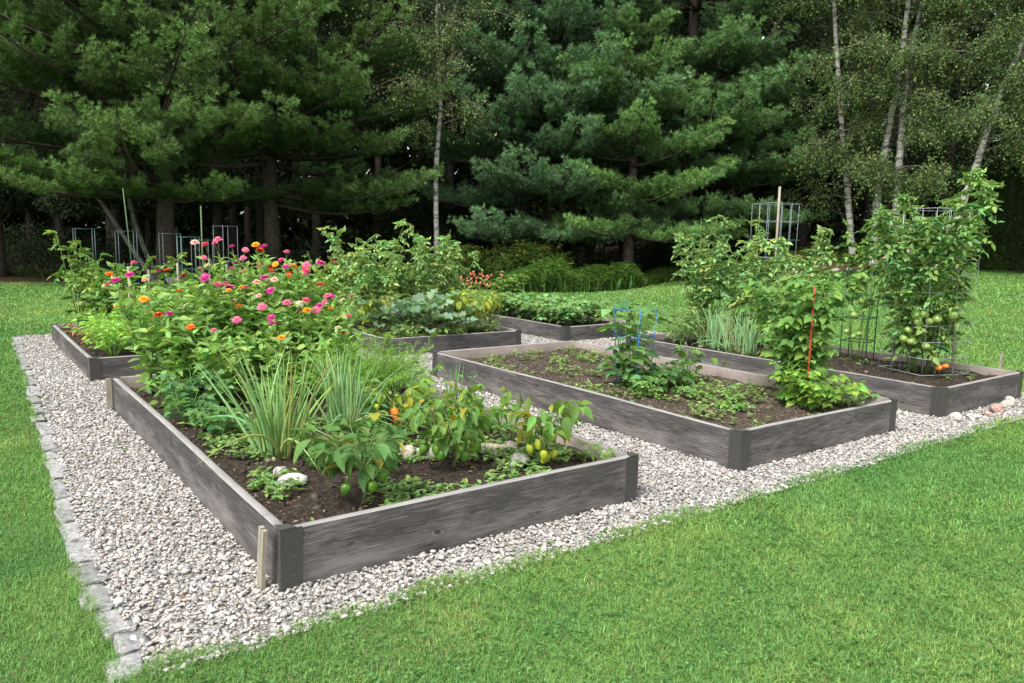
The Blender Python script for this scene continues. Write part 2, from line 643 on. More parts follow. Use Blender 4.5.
def soil_geo(Lv, Lu, level, r, clods, dry):
    g = Geo()
    nx, ny = int(Lv / .035), int(Lu / .035)
    X, Y = np.meshgrid(np.linspace(.046, Lv - .046, nx), np.linspace(.046, Lu - .046, ny))
    Z = np.full(X.shape, level)
    for k in range(26):
        a, fq = r.uniform(0, 2 * PI), r.uniform(3, 30)
        Z += (.016 / fq ** .45) * np.sin(fq * (X * math.cos(a) + Y * math.sin(a)) + r.uniform(0, 6)) * .55
    Z += r.normal(0, .003, Z.shape)
    i = (np.arange(ny - 1)[:, None] * nx + np.arange(nx - 1)[None]).ravel()
    g.add(np.stack([X, Y, Z], -1).reshape(-1, 3), [np.stack([i, i + 1, i + nx + 1, i + nx], 1)], (.03, .025, .02))
    pr = [lumpy(0, .6, r) for _ in range(4)]
    for k in range(4):
        n = clods // 4
        T, F = pr[k]
        ix, iy = r.integers(0, nx, n), r.integers(0, ny, n)
        P = np.stack([X[iy, ix], Y[iy, ix], Z[iy, ix]], -1) + r.normal(0, .008, (n, 3)) * [1, 1, .3]
        P[:, 0] = np.clip(P[:, 0], .07, Lv - .07)
        P[:, 1] = np.clip(P[:, 1], .07, Lu - .07)
        s = np.exp(r.normal(-4.75, .5, (n, 1, 1)))
        Vv_ = P[:, None] + T[None] * s * r.uniform(.6, 1.3, (n, 1, 3))
        g.add(Vv_.reshape(-1, 3), [(F[None] + (np.arange(n) * len(T))[:, None, None]).reshape(-1, 3)],
              np.repeat(vary((.05, .038, .03) if not dry else (.09, .07, .052), n, .55, .05, r), len(T), 0), 1)
    # bits of straw and dead leaf
    n = clods // 3
    ix, iy = r.integers(0, nx, n), r.integers(0, ny, n)
    P = np.stack([X[iy, ix], Y[iy, ix], Z[iy, ix] + .006], -1)
    P[:, 0] = np.clip(P[:, 0], .1, Lv - .1)
    P[:, 1] = np.clip(P[:, 1], .1, Lu - .1)
    D = rdir(n, r) * [1, 1, .15]
    leaves(g, P, D, np.array([[0, 0, 1.]]) + .4 * rdir(n, r), r.uniform(.015, .05, n), r.uniform(.003, .012, n), DIAM,
           vary((.2, .15, .09), n, .4, .08, r), 1)
    return g


def bracket_geo(zb, col, wid=(.1, .1)):
    g = Geo()
    for a in (0, 1):
        w, t = wid[a], .0035
        lo, hi = (-t, -t, zb), (w, -.0008, BED_H + .002)
        if a:
            lo, hi = (-t, -.0008, zb), (-.0008, w, BED_H + .002)
        box(g, lo, hi, col)
    # cap plate with cut corner
    z0, z1 = BED_H + .003, BED_H + .008
    pg = [(-.006, -.006), (.07, -.006), (.05, .048), (.048, .05), (-.006, .07)]
    Vb = [(x_, y_, z0) for x_, y_ in pg] + [(x_, y_, z1) for x_, y_ in pg]
    g.add(Vb, [[(4, 3, 2, 1, 0), (5, 6, 7, 8, 9)], [(k, (k + 1) % 5, 5 + (k + 1) % 5, 5 + k) for k in range(5)]], np.array(col) * 1.25)
    # rivet heads
    for zz in (.06, .15, .235):
        for (px, py, ax) in ((.06, -t, 1), (-t, wid[1] * .6, 0)):
            Vr, Fr = ICO[0]
            s = np.array([.006, .002, .006]) if ax else np.array([.002, .006, .006])
            g.add(Vr * s + [px, py, zz], [Fr], np.array(col) * 1.3)
    return g


BED_TEXT = {
    'A': ('weathered grey raised bed nearest the camera holding zinnias, onions and peppers', 3400, .195, False),
    'B': ('weathered raised bed of mostly bare soil with a blue cage and red stake', 3800, .185, True),
    'E': ('dark grey raised bed holding the tall caged tomato and a row of leeks', 2600, .21, False),
    'G': ('grey raised bed at the far left of the gravel with bright green basil', 900, .24, False),
    'C': ('grey raised bed behind the bare soil bed, full of kale and tall tomato plants', 900, .235, False),
    'D': ('grey raised bed at the back of the garden filled with low bush beans', 700, .245, False)}
ROOT, SOILZ = {}, {}
for key, (bu, bv, Lu, Lv, bz) in BEDS.items():
    r = np.random.default_rng(100 + ord(key))
    x, y = W(bu, bv)
    lab, cl, lev, dry = BED_TEXT[key]
    root = thing('raised_bed', lab, 'raised bed', (x, y, 0), AL, 'raised garden beds on the gravel')
    ROOT[key] = root
    SOILZ[key] = lev
    zb = bz - .045
    for (Lx, loc, rz) in ((Lv, (0, 0), 0), (Lv, (Lv, Lu), PI), (Lu - .094, (0, Lu - .047), -PI / 2), (Lu - .094, (Lv, .047), PI / 2)):
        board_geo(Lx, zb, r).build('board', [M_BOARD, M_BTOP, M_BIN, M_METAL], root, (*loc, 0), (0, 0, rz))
    bc = (.05, .048, .046)
    for k, loc in enumerate(((0, 0), (Lv, 0), (Lv, Lu), (0, Lu))):
        bracket_geo(bz - .022, bc, (.1, .03) if key == 'A' and k == 0 else (.1, .1)).build('corner_bracket', M_METAL, root, (*loc, 0), (0, 0, k * PI / 2), smooth=False)
    soil_geo(Lv, Lu, lev, r, cl, dry).build('soil', [M_SOILDRY if dry else M_SOIL, M_STONE], root)


def stake(name, label, u, v, z, h, w, lean, col, n=1, cat='stake', group='short wooden stakes at the bed corners'):
    x, y = W(u, v)
    g = Geo()
    for k in range(n):
        o = np.array([k * (w + .004), 0, 0])
        pts = np.array([o + [0, 0, -.05], o + [lean * .5, 0, h * .5], o + [lean, .0, h * (1 - .02 * k)]])
        K = [(-w / 2, -w / 3), (w / 2, -w / 3), (w / 2, w / 3), (-w / 2, w / 3)]
        V = np.array([[p + [a, b, 0] for a, b in K] for p in pts]).reshape(-1, 3)
        F = [(i * 4 + j, i * 4 + (j + 1) % 4, i * 4 + 4 + (j + 1) % 4, i * 4 + 4 + j) for i in range(2) for j in range(4)]
        g.add(V, [F, [(8, 9, 10, 11)]], col)
    return tag(g.build(name, M_STAKE, None, (x, y, z), (0, 0, AL - PI / 2 if n == 2 else AL), smooth=False), label, cat, group)


stake('wooden_stake', 'pair of pale split stakes leaning against the near corner of the zinnia and pepper bed', 3.40, 1.085, -.03, .33, .03, .06, (.3, .3, .3), 2)
stake('wooden_stake', 'pale stake against the right corner of the zinnia and pepper bed', 3.33, 3.462, -.02, .28, .036, 0, (.3, .3, .3))
stake('wooden_stake', 'greyed stake at the far left corner of the zinnia and pepper bed', 7.56, 1.115, -.02, .31, .04, 0, (.3, .3, .3))
stake('wooden_stake', 'thin stake rising above the right corner of the caged tomato bed', 3.55, 9.38, .0, .46, .03, .02, (.3, .3, .3))

# ------------------------------------------------------------------ edging stones and rocks
r = np.random.default_rng(5)
ordw = ['first', 'second', 'third', 'fourth', 'fifth', 'sixth', 'seventh', 'eighth', 'ninth', 'tenth', 'eleventh', 'twelfth', 'thirteenth',
        'fourteenth', 'fifteenth', 'sixteenth', 'seventeenth', 'eighteenth', 'nineteenth', 'twentieth']
tens = ['twenty', 'thirty', 'forty', 'fifty']
uo, k = 2.93, 0
while uo < 12.7:
    ln = (r.uniform(.17, .27) if uo > 4.6 else r.uniform(.24, .4)) if uo > 3.1 else .16
    wd = r.uniform(.085, .115) + .02 * (uo < 4.2)
    Vb, Fb = ICO[3]
    q = np.sign(Vb) * np.abs(Vb) ** .22
    q /= np.abs(q).max(0)
    for _ in range(6):
        q = q * (1 + .05 * np.sin(5 * (q @ r.normal(size=3)) + r.uniform(0, 6)))[:, None]
    g = Geo()
    c = r.uniform(.21, .32)
    g.add(q * [wd / 2, ln / 2, .035], [Fb], np.array([c, c * .99, c * .98]))
    uc = uo + ln / 2
    x, y = W(uc, float(edge_v(uc)) - .05 + r.normal(0, .014))
    nm = ordw[k] if k < 20 else tens[k // 10 - 2] + '-' + ordw[k % 10 - 1] if k % 10 else (tens[k // 10 - 2][:-1] + 'ieth')
    tag(g.build('edging_stone', M_ROCK, None, (x, y, gz(x, y) - .013 + r.normal(0, .005)), (r.normal(0, .03), r.normal(0, .03), AL + r.normal(0, .09))),
        f'grey granite edging stone, {nm} from the near end of the left gravel edge', 'edging stone', 'granite stones edging the gravel')
    uo += ln + r.uniform(.005, .03)
    k += 1


def rock(label, u, v, z, sx, sy, sz, col, seed, group, rz=None):
    r = np.random.default_rng(seed)
    Vr, Fr = lumpy(3, .5, r, 7)
    g = Geo()
    g.add(Vr * [sx / 1.7, sy / 1.7, sz / 1.5], [Fr], col)
    x, y = W(u, v)
    return tag(g.build('rock', M_ROCK, None, (x, y, z + sz * .28), (0, 0, r.uniform(0, 6) if rz is None else rz)), label, 'rock', group)


SA_ = SOILZ['A']
gi = 'rocks lying in the pepper bed'
rock('flat white rock lying on the soil left of the first pepper plant', 4.15, 1.52, SA_, .17, .11, .07, (.55, .54, .52), 1, gi, .6)
rock('small pale rock beside the base of the onion clump', 4.36, 1.53, SA_, .09, .08, .07, (.45, .43, .38), 2, gi)
rock('tan rounded rock half hidden behind the first pepper plant', 4.32, 2.35, SA_, .13, .1, .09, (.42, .37, .31), 3, gi)
rock('pale grey green rock behind the first pepper plant', 4.22, 2.46, SA_, .17, .12, .09, (.42, .42, .36), 4, gi)
rock('tan flat rock beneath the middle pepper plant', 4.05, 2.86, SA_, .2, .12, .09, (.4, .34, .28), 5, gi)
rock('pinkish small rock touching the tan rock by the middle pepper plant', 4.02, 3.0, SA_, .11, .09, .09, (.42, .35, .31), 6, gi)
rock('smooth grey rock in front of the yellowing pepper plant', 3.72, 2.83, SA_, .17, .11, .1, (.32, .31, .3), 7, gi, 1.0)
rock('small grey stone just inside the front board of the pepper bed', 3.45, 2.02, SA_, .11, .07, .05, (.3, .3, .28), 8, gi)
gi = 'rocks on the gravel by the caged tomato bed'
for (lab, u, v, sx, sy, sz, c, s) in (
        ('pale squarish rock against the corner bracket of the caged tomato bed', 3.2, 7.6, .10, .09, .09, (.42, .39, .35), 21),
        ('small reddish rock beside the large pink rock', 3.14, 8.13, .07, .06, .055, (.38, .26, .22), 22),
        ('large pink rock in front of the caged tomato bed', 3.12, 8.3, .14, .12, .11, (.38, .25, .21), 23),
        ('dark grey rock touching the large pink rock', 3.2, 8.47, .16, .12, .09, (.22, .22, .2), 24),
        ('tan flat rock beyond the dark grey rock', 3.2, 8.75, .15, .11, .08, (.36, .32, .27), 25),
        ('small cream stone behind the tan flat rock', 3.26, 8.93, .13, .1, .09, (.45, .42, .38), 26),
        ('white rock at the right edge of the rocks', 3.13, 9.13, .11, .08, .06, (.46, .45, .43), 27),
        ('greenish grey rock under the end of the caged tomato bed', 3.22, 9.32, .17, .12, .08, (.3, .31, .27), 28),
        ('half buried grey stone between the pale and pink rocks', 3.15, 7.85, .13, .1, .05, (.4, .38, .36), 29)):
    rock(lab, u, v, .0, sx, sy, sz, c, s, gi)

# ------------------------------------------------------------------ gravel pebbles
r = np.random.default_rng(8)


def in_bed(u, v, m=0.):
    k = np.zeros(np.shape(u), bool)
    for (bu, bv, Lu, Lv, _) in BEDS.values():
        k |= (u > bu - m) & (u < bu + Lu + m) & (v > bv - m) & (v < bv + Lv + m)
    return k


g = Geo()
protoN = [lumpy(1, .4, r, 4) for _ in range(10)]
protoF = [lumpy(0, .3, r, 3) for _ in range(6)]
pal = np.array([(.38, .365, .345), (.33, .31, .285), (.27, .262, .255), (.47, .455, .43), (.36, .32, .28), (.25, .242, .233), (.36, .3, .265), (.3, .3, .278), (.2, .19, .183)])
pw = np.array([.2, .16, .16, .14, .1, .1, .06, .05, .03])
nn = 470000
uu = r.uniform(U_FRONT - .05, U_BACK, nn)
vv = r.uniform(.48, V_RIGHT, nn)
x, y = W(uu, vv)
ok = (vv > edge_v(uu) - .01) & ~in_bed(uu, vv, -.012)
dist = np.hypot(x, y)
dens = np.where(dist < 6.5, 1.0, np.clip(1.0 - (dist - 6.5) * .09, .45, 1))
ok &= r.random(nn) < dens
uu, vv, x, y, dist = uu[ok], vv[ok], x[ok], y[ok], dist[ok]
near = dist < 6.5
for protos, sel in ((protoN, np.where(near)[0]), (protoF, np.where(~near)[0])):
    which = r.integers(0, len(protos), len(sel))
    for k, (T, F) in enumerate(protos):
        s = sel[which == k]
        n = len(s)
        size = np.clip(np.exp(r.normal(-4.83, .38, n)), .005, .028) * np.where(dist[s] < 6.5, 1, 1.18)
        az = r.uniform(0, 2 * PI, n)
        sc = np.stack([size * r.uniform(1, 1.5, n), size * r.uniform(.75, 1.1, n), size * r.uniform(.38, .7, n)], 1)
        Q = T[None] * sc[:, None]
        tl = r.normal(0, .35, n)
        Q = np.stack([Q[..., 0] * np.cos(tl)[:, None] - Q[..., 2] * np.sin(tl)[:, None], Q[..., 1], Q[..., 0] * np.sin(tl)[:, None] + Q[..., 2] * np.cos(tl)[:, None]], -1)
        ca, sa = np.cos(az)[:, None], np.sin(az)[:, None]
        Q = np.stack([Q[..., 0] * ca - Q[..., 1] * sa, Q[..., 0] * sa + Q[..., 1] * ca, Q[..., 2]], -1)
        P = np.stack([x[s], y[s], hz(x[s], y[s]) + .006 + r.uniform(0, .022, n)], 1)
        c = 1.06 * pal[r.choice(len(pal), n, p=pw)] * np.exp(r.normal(0, .14, (n, 1)))
        g.add((P[:, None] + Q).reshape(-1, 3), [(F[None] + (np.arange(n) * len(T))[:, None, None]).reshape(-1, 3)], np.repeat(c, len(T), 0))
tag(g.build('gravel', M_STONE), 'pale grey and cream pebbles covering the paths between the raised beds', 'gravel', kind='stuff')
print('pebbles', len(uu))

# fallen bits on the gravel
g = Geo()
n = 900
uu, vv = r.uniform(U_FRONT, 9, n), r.uniform(.6, V_RIGHT, n)
k = (vv > edge_v(uu) + .02) & ~in_bed(uu, vv, .02)
x, y = W(uu[k], vv[k])
n = len(x)
leaves(g, np.stack([x, y, hz(x, y) + .034], 1), rdir(n, r) * [1, 1, .2], np.array([[0, 0, 1.]]) + .3 * rdir(n, r), r.uniform(.015, .05, n), r.uniform(.004, .02, n), DIAM,
       np.where(r.random((n, 1)) < .7, vary((.16, .11, .06), n, .35, .08, r), vary((.2, .22, .06), n, .25, .08, r)))
n = 90
u_, v_ = r.uniform(U_FRONT, 8, n), r.uniform(.6, V_RIGHT, n)
k = (v_ > edge_v(u_) + .03) & ~in_bed(u_, v_, .03)
x, y = W(u_[k], v_[k])
for _ in range(8):
    n = len(x)
    leaves(g, np.stack([x, y, hz(x, y) + .03], 1), nrm(rdir(n, r) * [1, 1, .3] + [0, 0, .35]), np.array([[0, 0, 1.]]) + .3 * rdir(n, r), r.uniform(.015, .04, n), r.uniform(.006, .014, n), DIAM, vary((.13, .25, .06), n, .2, .06, r))
tag(g.build('leaf_litter', M_GRASS), 'dry leaf scraps and tiny weeds scattered on the gravel', 'leaf litter', kind='stuff')

# ------------------------------------------------------------------ grass
r = np.random.default_rng(9)
g = Geo()


def lawn_ok(x, y, jit):
    u, v = UV(x, y)
    ins = (u > U_FRONT + jit * 1.3 + .03 * np.sin(v * 4.3) + .02 * np.sin(v * 11 + 1)) & (u < U_BACK - jit) & (v > edge_v(u) - .10 + jit * 1.1) & (v < V_RIGHT - jit)
    return ~ins & (y < forest_y(x) + jit * 4)


def lowfreq(x, y, s, seed):
    q = np.random.default_rng(seed)
    o = np.zeros_like(x)
    for _ in range(7):
        a, fq = q.uniform(0, 2 * PI), s * q.uniform(.5, 2)
        o += np.sin(fq * (x * math.cos(a) + y * math.sin(a)) + q.uniform(0, 6))
    return o / 3.5


for (d0, d1, dens, wb, hb) in ((.5, 1.9, 9000, .004, .026), (1.9, 4.2, 32000, .0027, .023), (4.2, 7, 12000, .0042, .026), (7, 11, 4200, .0075, .031), (11, 17, 1700, .011, .033), (17, 30, 620, .018, .034)):
    hw = 1.7
    area = hw * (d1 * d1 - d0 * d0)
    n = int(area * dens)
    y = np.sqrt(r.uniform(d0 * d0, d1 * d1, n))
    x = y * r.uniform(-hw, hw, n)
    k = lawn_ok(x, y, r.normal(0, .02, n))
    k &= (np.abs(x) < .8 * y) | (r.random(n) < .4)       # thinner where only a step aside would show it
    x, y = x[k], y[k]
    n = len(x)
    lf = lowfreq(x, y, 1.2, 3)
    lf2 = lowfreq(x, y, 6, 4)
    h = hb * np.exp(r.normal(0, .3, n)) * (1 + .18 * lf2)
    az = r.uniform(0, 2 * PI, n)
    lean = r.uniform(.45, 1.5, n)
    D = np.stack([np.cos(az), np.sin(az), np.zeros(n)], 1)
    S = np.stack([-np.sin(az), np.cos(az), np.zeros(n)], 1)
    P = np.stack([x, y, hz(x, y)], 1)
    w = wb * np.exp(r.normal(0, .25, n))
    ue_, ve_ = UV(x, y)
    h *= 1 + .9 * np.exp(-((ue_ - U_FRONT) / .07) ** 2) * (ve_ > .5) + .8 * np.exp(-((ve_ - edge_v(ue_) + .1) / .06) ** 2) * (r.random(n) < .5)
    Z = np.array([0, 0, 1.])
    mid = P + D * (h * lean * .3)[:, None] + Z * (h * .62)[:, None]
    tip = P + D * (h * lean * 1.0)[:, None] + Z * (h * (1.05 - .38 * lean))[:, None]
    Vv_ = np.stack([P - S * (w / 2)[:, None], P + S * (w / 2)[:, None], mid - S * (w * .42)[:, None], mid + S * (w * .42)[:, None], tip], 1)
    b = np.arange(n) * 5
    q = np.stack([b, b + 1, b + 3, b + 2], 1)
    t = np.stack([b + 2, b + 3, b + 4], 1)
    c = vary((.17, .32, .083), n, .2, .055, r)
    u_, v_ = UV(x, y)
    pt = lowfreq(x, y, 2.6, 15)
    dry = r.random(n) < np.where(pt > .85, .14, .035)
    c[dry] = vary((.26, .23, .11), int(dry.sum()), .2, .05, r)
    c *= (1 + .13 * lf + .1 * lf2)[:, None]
    c[:, 0] *= 1 + .14 * lf + .08 * lf2
    u_, v_ = UV(x, y)
    c *= np.where(v_ < 1.2, .92, 1.0)[:, None] * np.array([1, 1, 1])
    g.add(Vv_.reshape(-1, 3), [q, t], np.repeat(c, 5, 0))
# clover and broad-leaved weeds in the near lawn
n = 15000
y = np.sqrt(r.uniform(4, 64, n))
x = y * r.uniform(-.8, .8, n)
k = lawn_ok(x, y, .03) & (lowfreq(x, y, 1.6, 12) > .12)
x, y = x[k], y[k]
for _ in range(3):
    n = len(x)
    P = np.stack([x + r.normal(0, .012, n), y + r.normal(0, .012, n), hz(x, y) + r.uniform(.02, .045, n)], 1)
    leaves(g, P, rdir(n, r) * [1, 1, .2], np.array([[0, 0, 1.]]) + .3 * rdir(n, r), r.uniform(.014, .026, n), r.uniform(.01, .02, n), DIAM, vary((.1, .22, .055), n, .2, .05, r))
tag(g.build('grass', M_GRASS), 'short mown green grass of the lawn round the gravel', 'grass', kind='stuff')
print('grass verts', g.n)

# ------------------------------------------------------------------ trees
def trunk_geo(pts, r0_, r1_, col, sides=9, seed=0, birch=False):
    q = np.random.default_rng(seed)
    pts = np.asarray(pts, float)
    K = max(10, len(pts) * 8)
    t = np.linspace(0, 1, K)
    tt = np.linspace(0, 1, len(pts))
    P = np.stack([np.interp(t, tt, pts[:, k]) for k in range(3)], 1)
    for _ in range(3):
        P[1:-1] = (P[:-2] + 2 * P[1:-1] + P[2:]) / 4
    P[:, :2] += np.cumsum(q.normal(0, .008, (K, 2)), 0)
    g = Geo()
    rad = np.interp(t, [0, .04, 1], [r0_ * 1.3, r0_, r1_]) * (1 + q.normal(0, .03, K))
    tube(g, P, rad, sides, col)
    return g, P


def bark_birch(name='birch_bark', k=1.0):
    m, nt, out = newmat(name)
    L = nt.links.new
    tc = N(nt, 'ShaderNodeTexCoord')
    mp = N(nt, 'ShaderNodeMapping')
    mp.inputs['Scale'].default_value = (2.5, 2.5, 9)
    L(tc.outputs['Object'], mp.inputs['Vector'])
    no = N(nt, 'ShaderNodeTexNoise', Scale=1.3, Detail=5.0, Roughness=.7)
    L(mp.outputs[0], no.inputs['Vector'])
    rp = ramp(nt, [(.36, (.03, .028, .026)), (.44, (.14 * k, .13 * k, .115 * k)), (.5, (.36 * k, .34 * k, .31 * k)), (.75, (.5 * k, .48 * k, .45 * k))])
    L(no.outputs[0], rp.inputs[0])
    b = N(nt, 'ShaderNodeBsdfPrincipled', Roughness=.8)
    L(rp.outputs[0], b.inputs['Base Color'])
    L(b.outputs[0], out.inputs['Surface'])
    return m


M_BIRCH = bark_birch()
M_SPECK = bark_birch('speckled_bark', .3)
BARK = (.075, .06, .05)


def pine_crown(H, z0, Rfun, nb, cols, r, cut=99., dens=1.0, az0=None, whorl=1.15):
    """whorled boughs of a white pine: flat sprays of needle tufts"""
    gn, gw = Geo(), Geo()
    tc, td, tk = [], [], []
    for i in range(nb):
        nw = max(1, int((min(H, cut) - z0) / whorl))
        z = z0 + (min(H, cut) - z0) * (int(i * nw / nb) + .5) / nw + r.normal(0, .13)
        z = max(z, z0 - .3)
        az = i * 2.39996 + r.uniform(-.5, .5)
        if az0 is not None and r.random() < .55:
            az = az0 + r.normal(0, .9)
        L = Rfun(z) * r.uniform(.72, 1.12)
        if L < .3:
            continue
        rise = np.interp((z - z0) / (H - z0), [0, .5, 1], [-.05, .22, .75]) + r.uniform(-.08, .08)
        dh = np.array([math.cos(az), math.sin(az), 0])
        sh = np.array([-math.sin(az), math.cos(az), 0])
        s = np.linspace(0, 1, 9)
        wob = r.uniform(-.1, .1)
        ax = np.array([0, 0, z]) + dh * (L * s)[:, None] + sh * (L * wob * s * s)[:, None]
        ax[:, 2] += L * (rise * s - .16 * s * (1 - s) + .10 * s ** 3)
        tube(gw, ax, np.linspace(.014 * L + .012, .008, 9), 4, BARK)
        nt_ = int(6 + 4.4 * L)
        ss = np.linspace(.24, 1.0, nt_) + r.normal(0, .015, nt_)
        for k in range(nt_):
            u_ = min(max(ss[k], 0), 1)
            p = np.array([np.interp(u_, s, ax[:, c]) for c in range(3)])
            side = 1 if k % 2 else -1
            ln = (.16 + .44 * L * (1.06 - u_) * np.interp(u_, [.2, .45], [.6, 1])) * r.uniform(.7, 1.15)
            ang = r.uniform(.6, 1.0)
            d = dh * math.cos(ang) + sh * side * math.sin(ang) + np.array([0, 0, r.uniform(.05, .4)])
            m = max(4, int(ln / .075 * dens))
            f = np.linspace(.36, 1, m)[:, None]
            pts = p + d * ln * f + np.array([0, 0, 1]) * (.10 * ln * f * f)
            pts = pts + r.normal(0, .05, pts.shape) * [1, 1, .6]
            tc.append(pts)
            td.append(np.broadcast_to(d, pts.shape))
            tk.append(np.full(m, u_))
            if ln > .7 and k % 2 == 0:
                tube(gw, np.array([p, p + d * ln * .9]), [.012, .004], 3, BARK)
    P, D, Kk = np.concatenate(tc), np.concatenate(td), np.concatenate(tk)
    n = len(P)
    P = np.concatenate([P, P + r.normal(0, .06, P.shape) * [1, 1, .8] + [0, 0, .04], P + r.normal(0, .075, P.shape) * [1, 1, .6]])
    D, Kk = np.concatenate([D] * 3), np.concatenate([Kk] * 3)
    n = len(P)
    nn_ = 14
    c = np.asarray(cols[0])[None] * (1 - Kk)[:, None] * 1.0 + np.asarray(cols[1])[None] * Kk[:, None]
    c = c * np.exp(r.normal(0, .2, (n, 1)))
    Pn = np.repeat(P, nn_, 0)
    Dn = nrm(np.repeat(nrm(D), nn_, 0) * .75 + .8 * rdir(n * nn_, r) + [0, 0, .38])
    Ln = r.uniform(.09, .155, n * nn_)
    S = nrm(np.cross(Dn, rdir(n * nn_, r))) * (r.uniform(.006, .0095, n * nn_)[:, None])
    V = np.stack([Pn - S, Pn + S, Pn + Dn * Ln[:, None]], 1)
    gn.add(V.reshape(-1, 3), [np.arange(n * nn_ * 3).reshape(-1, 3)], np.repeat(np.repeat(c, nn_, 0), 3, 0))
    return gn, gw


def pine(label, x, y, H, z0, Rfun, nb, cols, seed, lean=(0, 0), cut=13., az0=None, tr=.26):
    r = np.random.default_rng(seed)
    root = thing('pine_tree', label, 'pine tree', (x, y, gz(x, y)), 0, 'white pines at the edge of the lawn')
    g, _ = trunk_geo([(0, 0, -.1), (lean[0] * .5, lean[1] * .5, H * .5), (lean[0], lean[1], H)], tr, .04, BARK, 9, seed)
    g.build('trunk', M_BARK, root)
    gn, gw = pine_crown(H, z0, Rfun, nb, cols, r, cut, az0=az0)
    gw.build('bough', M_BARK, root)
    gn.build('crown', M_NEEDLE, root, smooth=False)
    return root


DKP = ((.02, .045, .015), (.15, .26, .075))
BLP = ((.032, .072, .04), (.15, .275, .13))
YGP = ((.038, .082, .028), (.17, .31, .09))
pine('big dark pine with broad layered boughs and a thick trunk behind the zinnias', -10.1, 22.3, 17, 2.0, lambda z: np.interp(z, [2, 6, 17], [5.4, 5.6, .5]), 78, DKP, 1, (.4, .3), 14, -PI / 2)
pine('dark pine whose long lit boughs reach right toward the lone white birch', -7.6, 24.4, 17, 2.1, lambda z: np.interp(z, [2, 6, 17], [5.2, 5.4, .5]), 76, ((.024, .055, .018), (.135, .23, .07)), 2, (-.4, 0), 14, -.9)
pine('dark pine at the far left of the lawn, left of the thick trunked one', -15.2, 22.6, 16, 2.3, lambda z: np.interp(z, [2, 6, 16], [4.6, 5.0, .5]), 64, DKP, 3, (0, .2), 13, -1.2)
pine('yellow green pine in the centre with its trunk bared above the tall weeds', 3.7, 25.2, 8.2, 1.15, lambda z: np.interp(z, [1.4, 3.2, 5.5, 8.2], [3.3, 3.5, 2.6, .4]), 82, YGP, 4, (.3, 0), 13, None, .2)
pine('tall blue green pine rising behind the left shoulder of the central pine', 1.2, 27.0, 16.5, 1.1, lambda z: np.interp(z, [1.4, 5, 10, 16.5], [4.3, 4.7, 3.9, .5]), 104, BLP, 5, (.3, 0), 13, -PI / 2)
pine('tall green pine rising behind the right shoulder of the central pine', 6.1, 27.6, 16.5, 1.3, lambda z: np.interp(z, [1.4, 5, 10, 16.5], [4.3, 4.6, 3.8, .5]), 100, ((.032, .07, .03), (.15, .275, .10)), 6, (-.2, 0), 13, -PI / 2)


def broad_crown(r, centres, radii, n, size, cols, drop=.0):
    g = Geo()
    per = n // len(centres)
    for c, (rx_, rz_) in zip(centres, radii):
        d = rdir(per, r)
        rad = r.random(per) ** .45
        P = np.asarray(c) + d * rad[:, None] * [rx_, rx_, rz_]
        D = nrm(rdir(per, r) + [0, 0, -drop])
        leaves(g, P, D, nrm(rdir(per, r) + [0, 0, .8]), size * r.uniform(.7, 1.3, per), size * r.uniform(.5, .8, per), DIAM, vary(cols[r.integers(len(cols))], per, .25, .08, r))
    return g


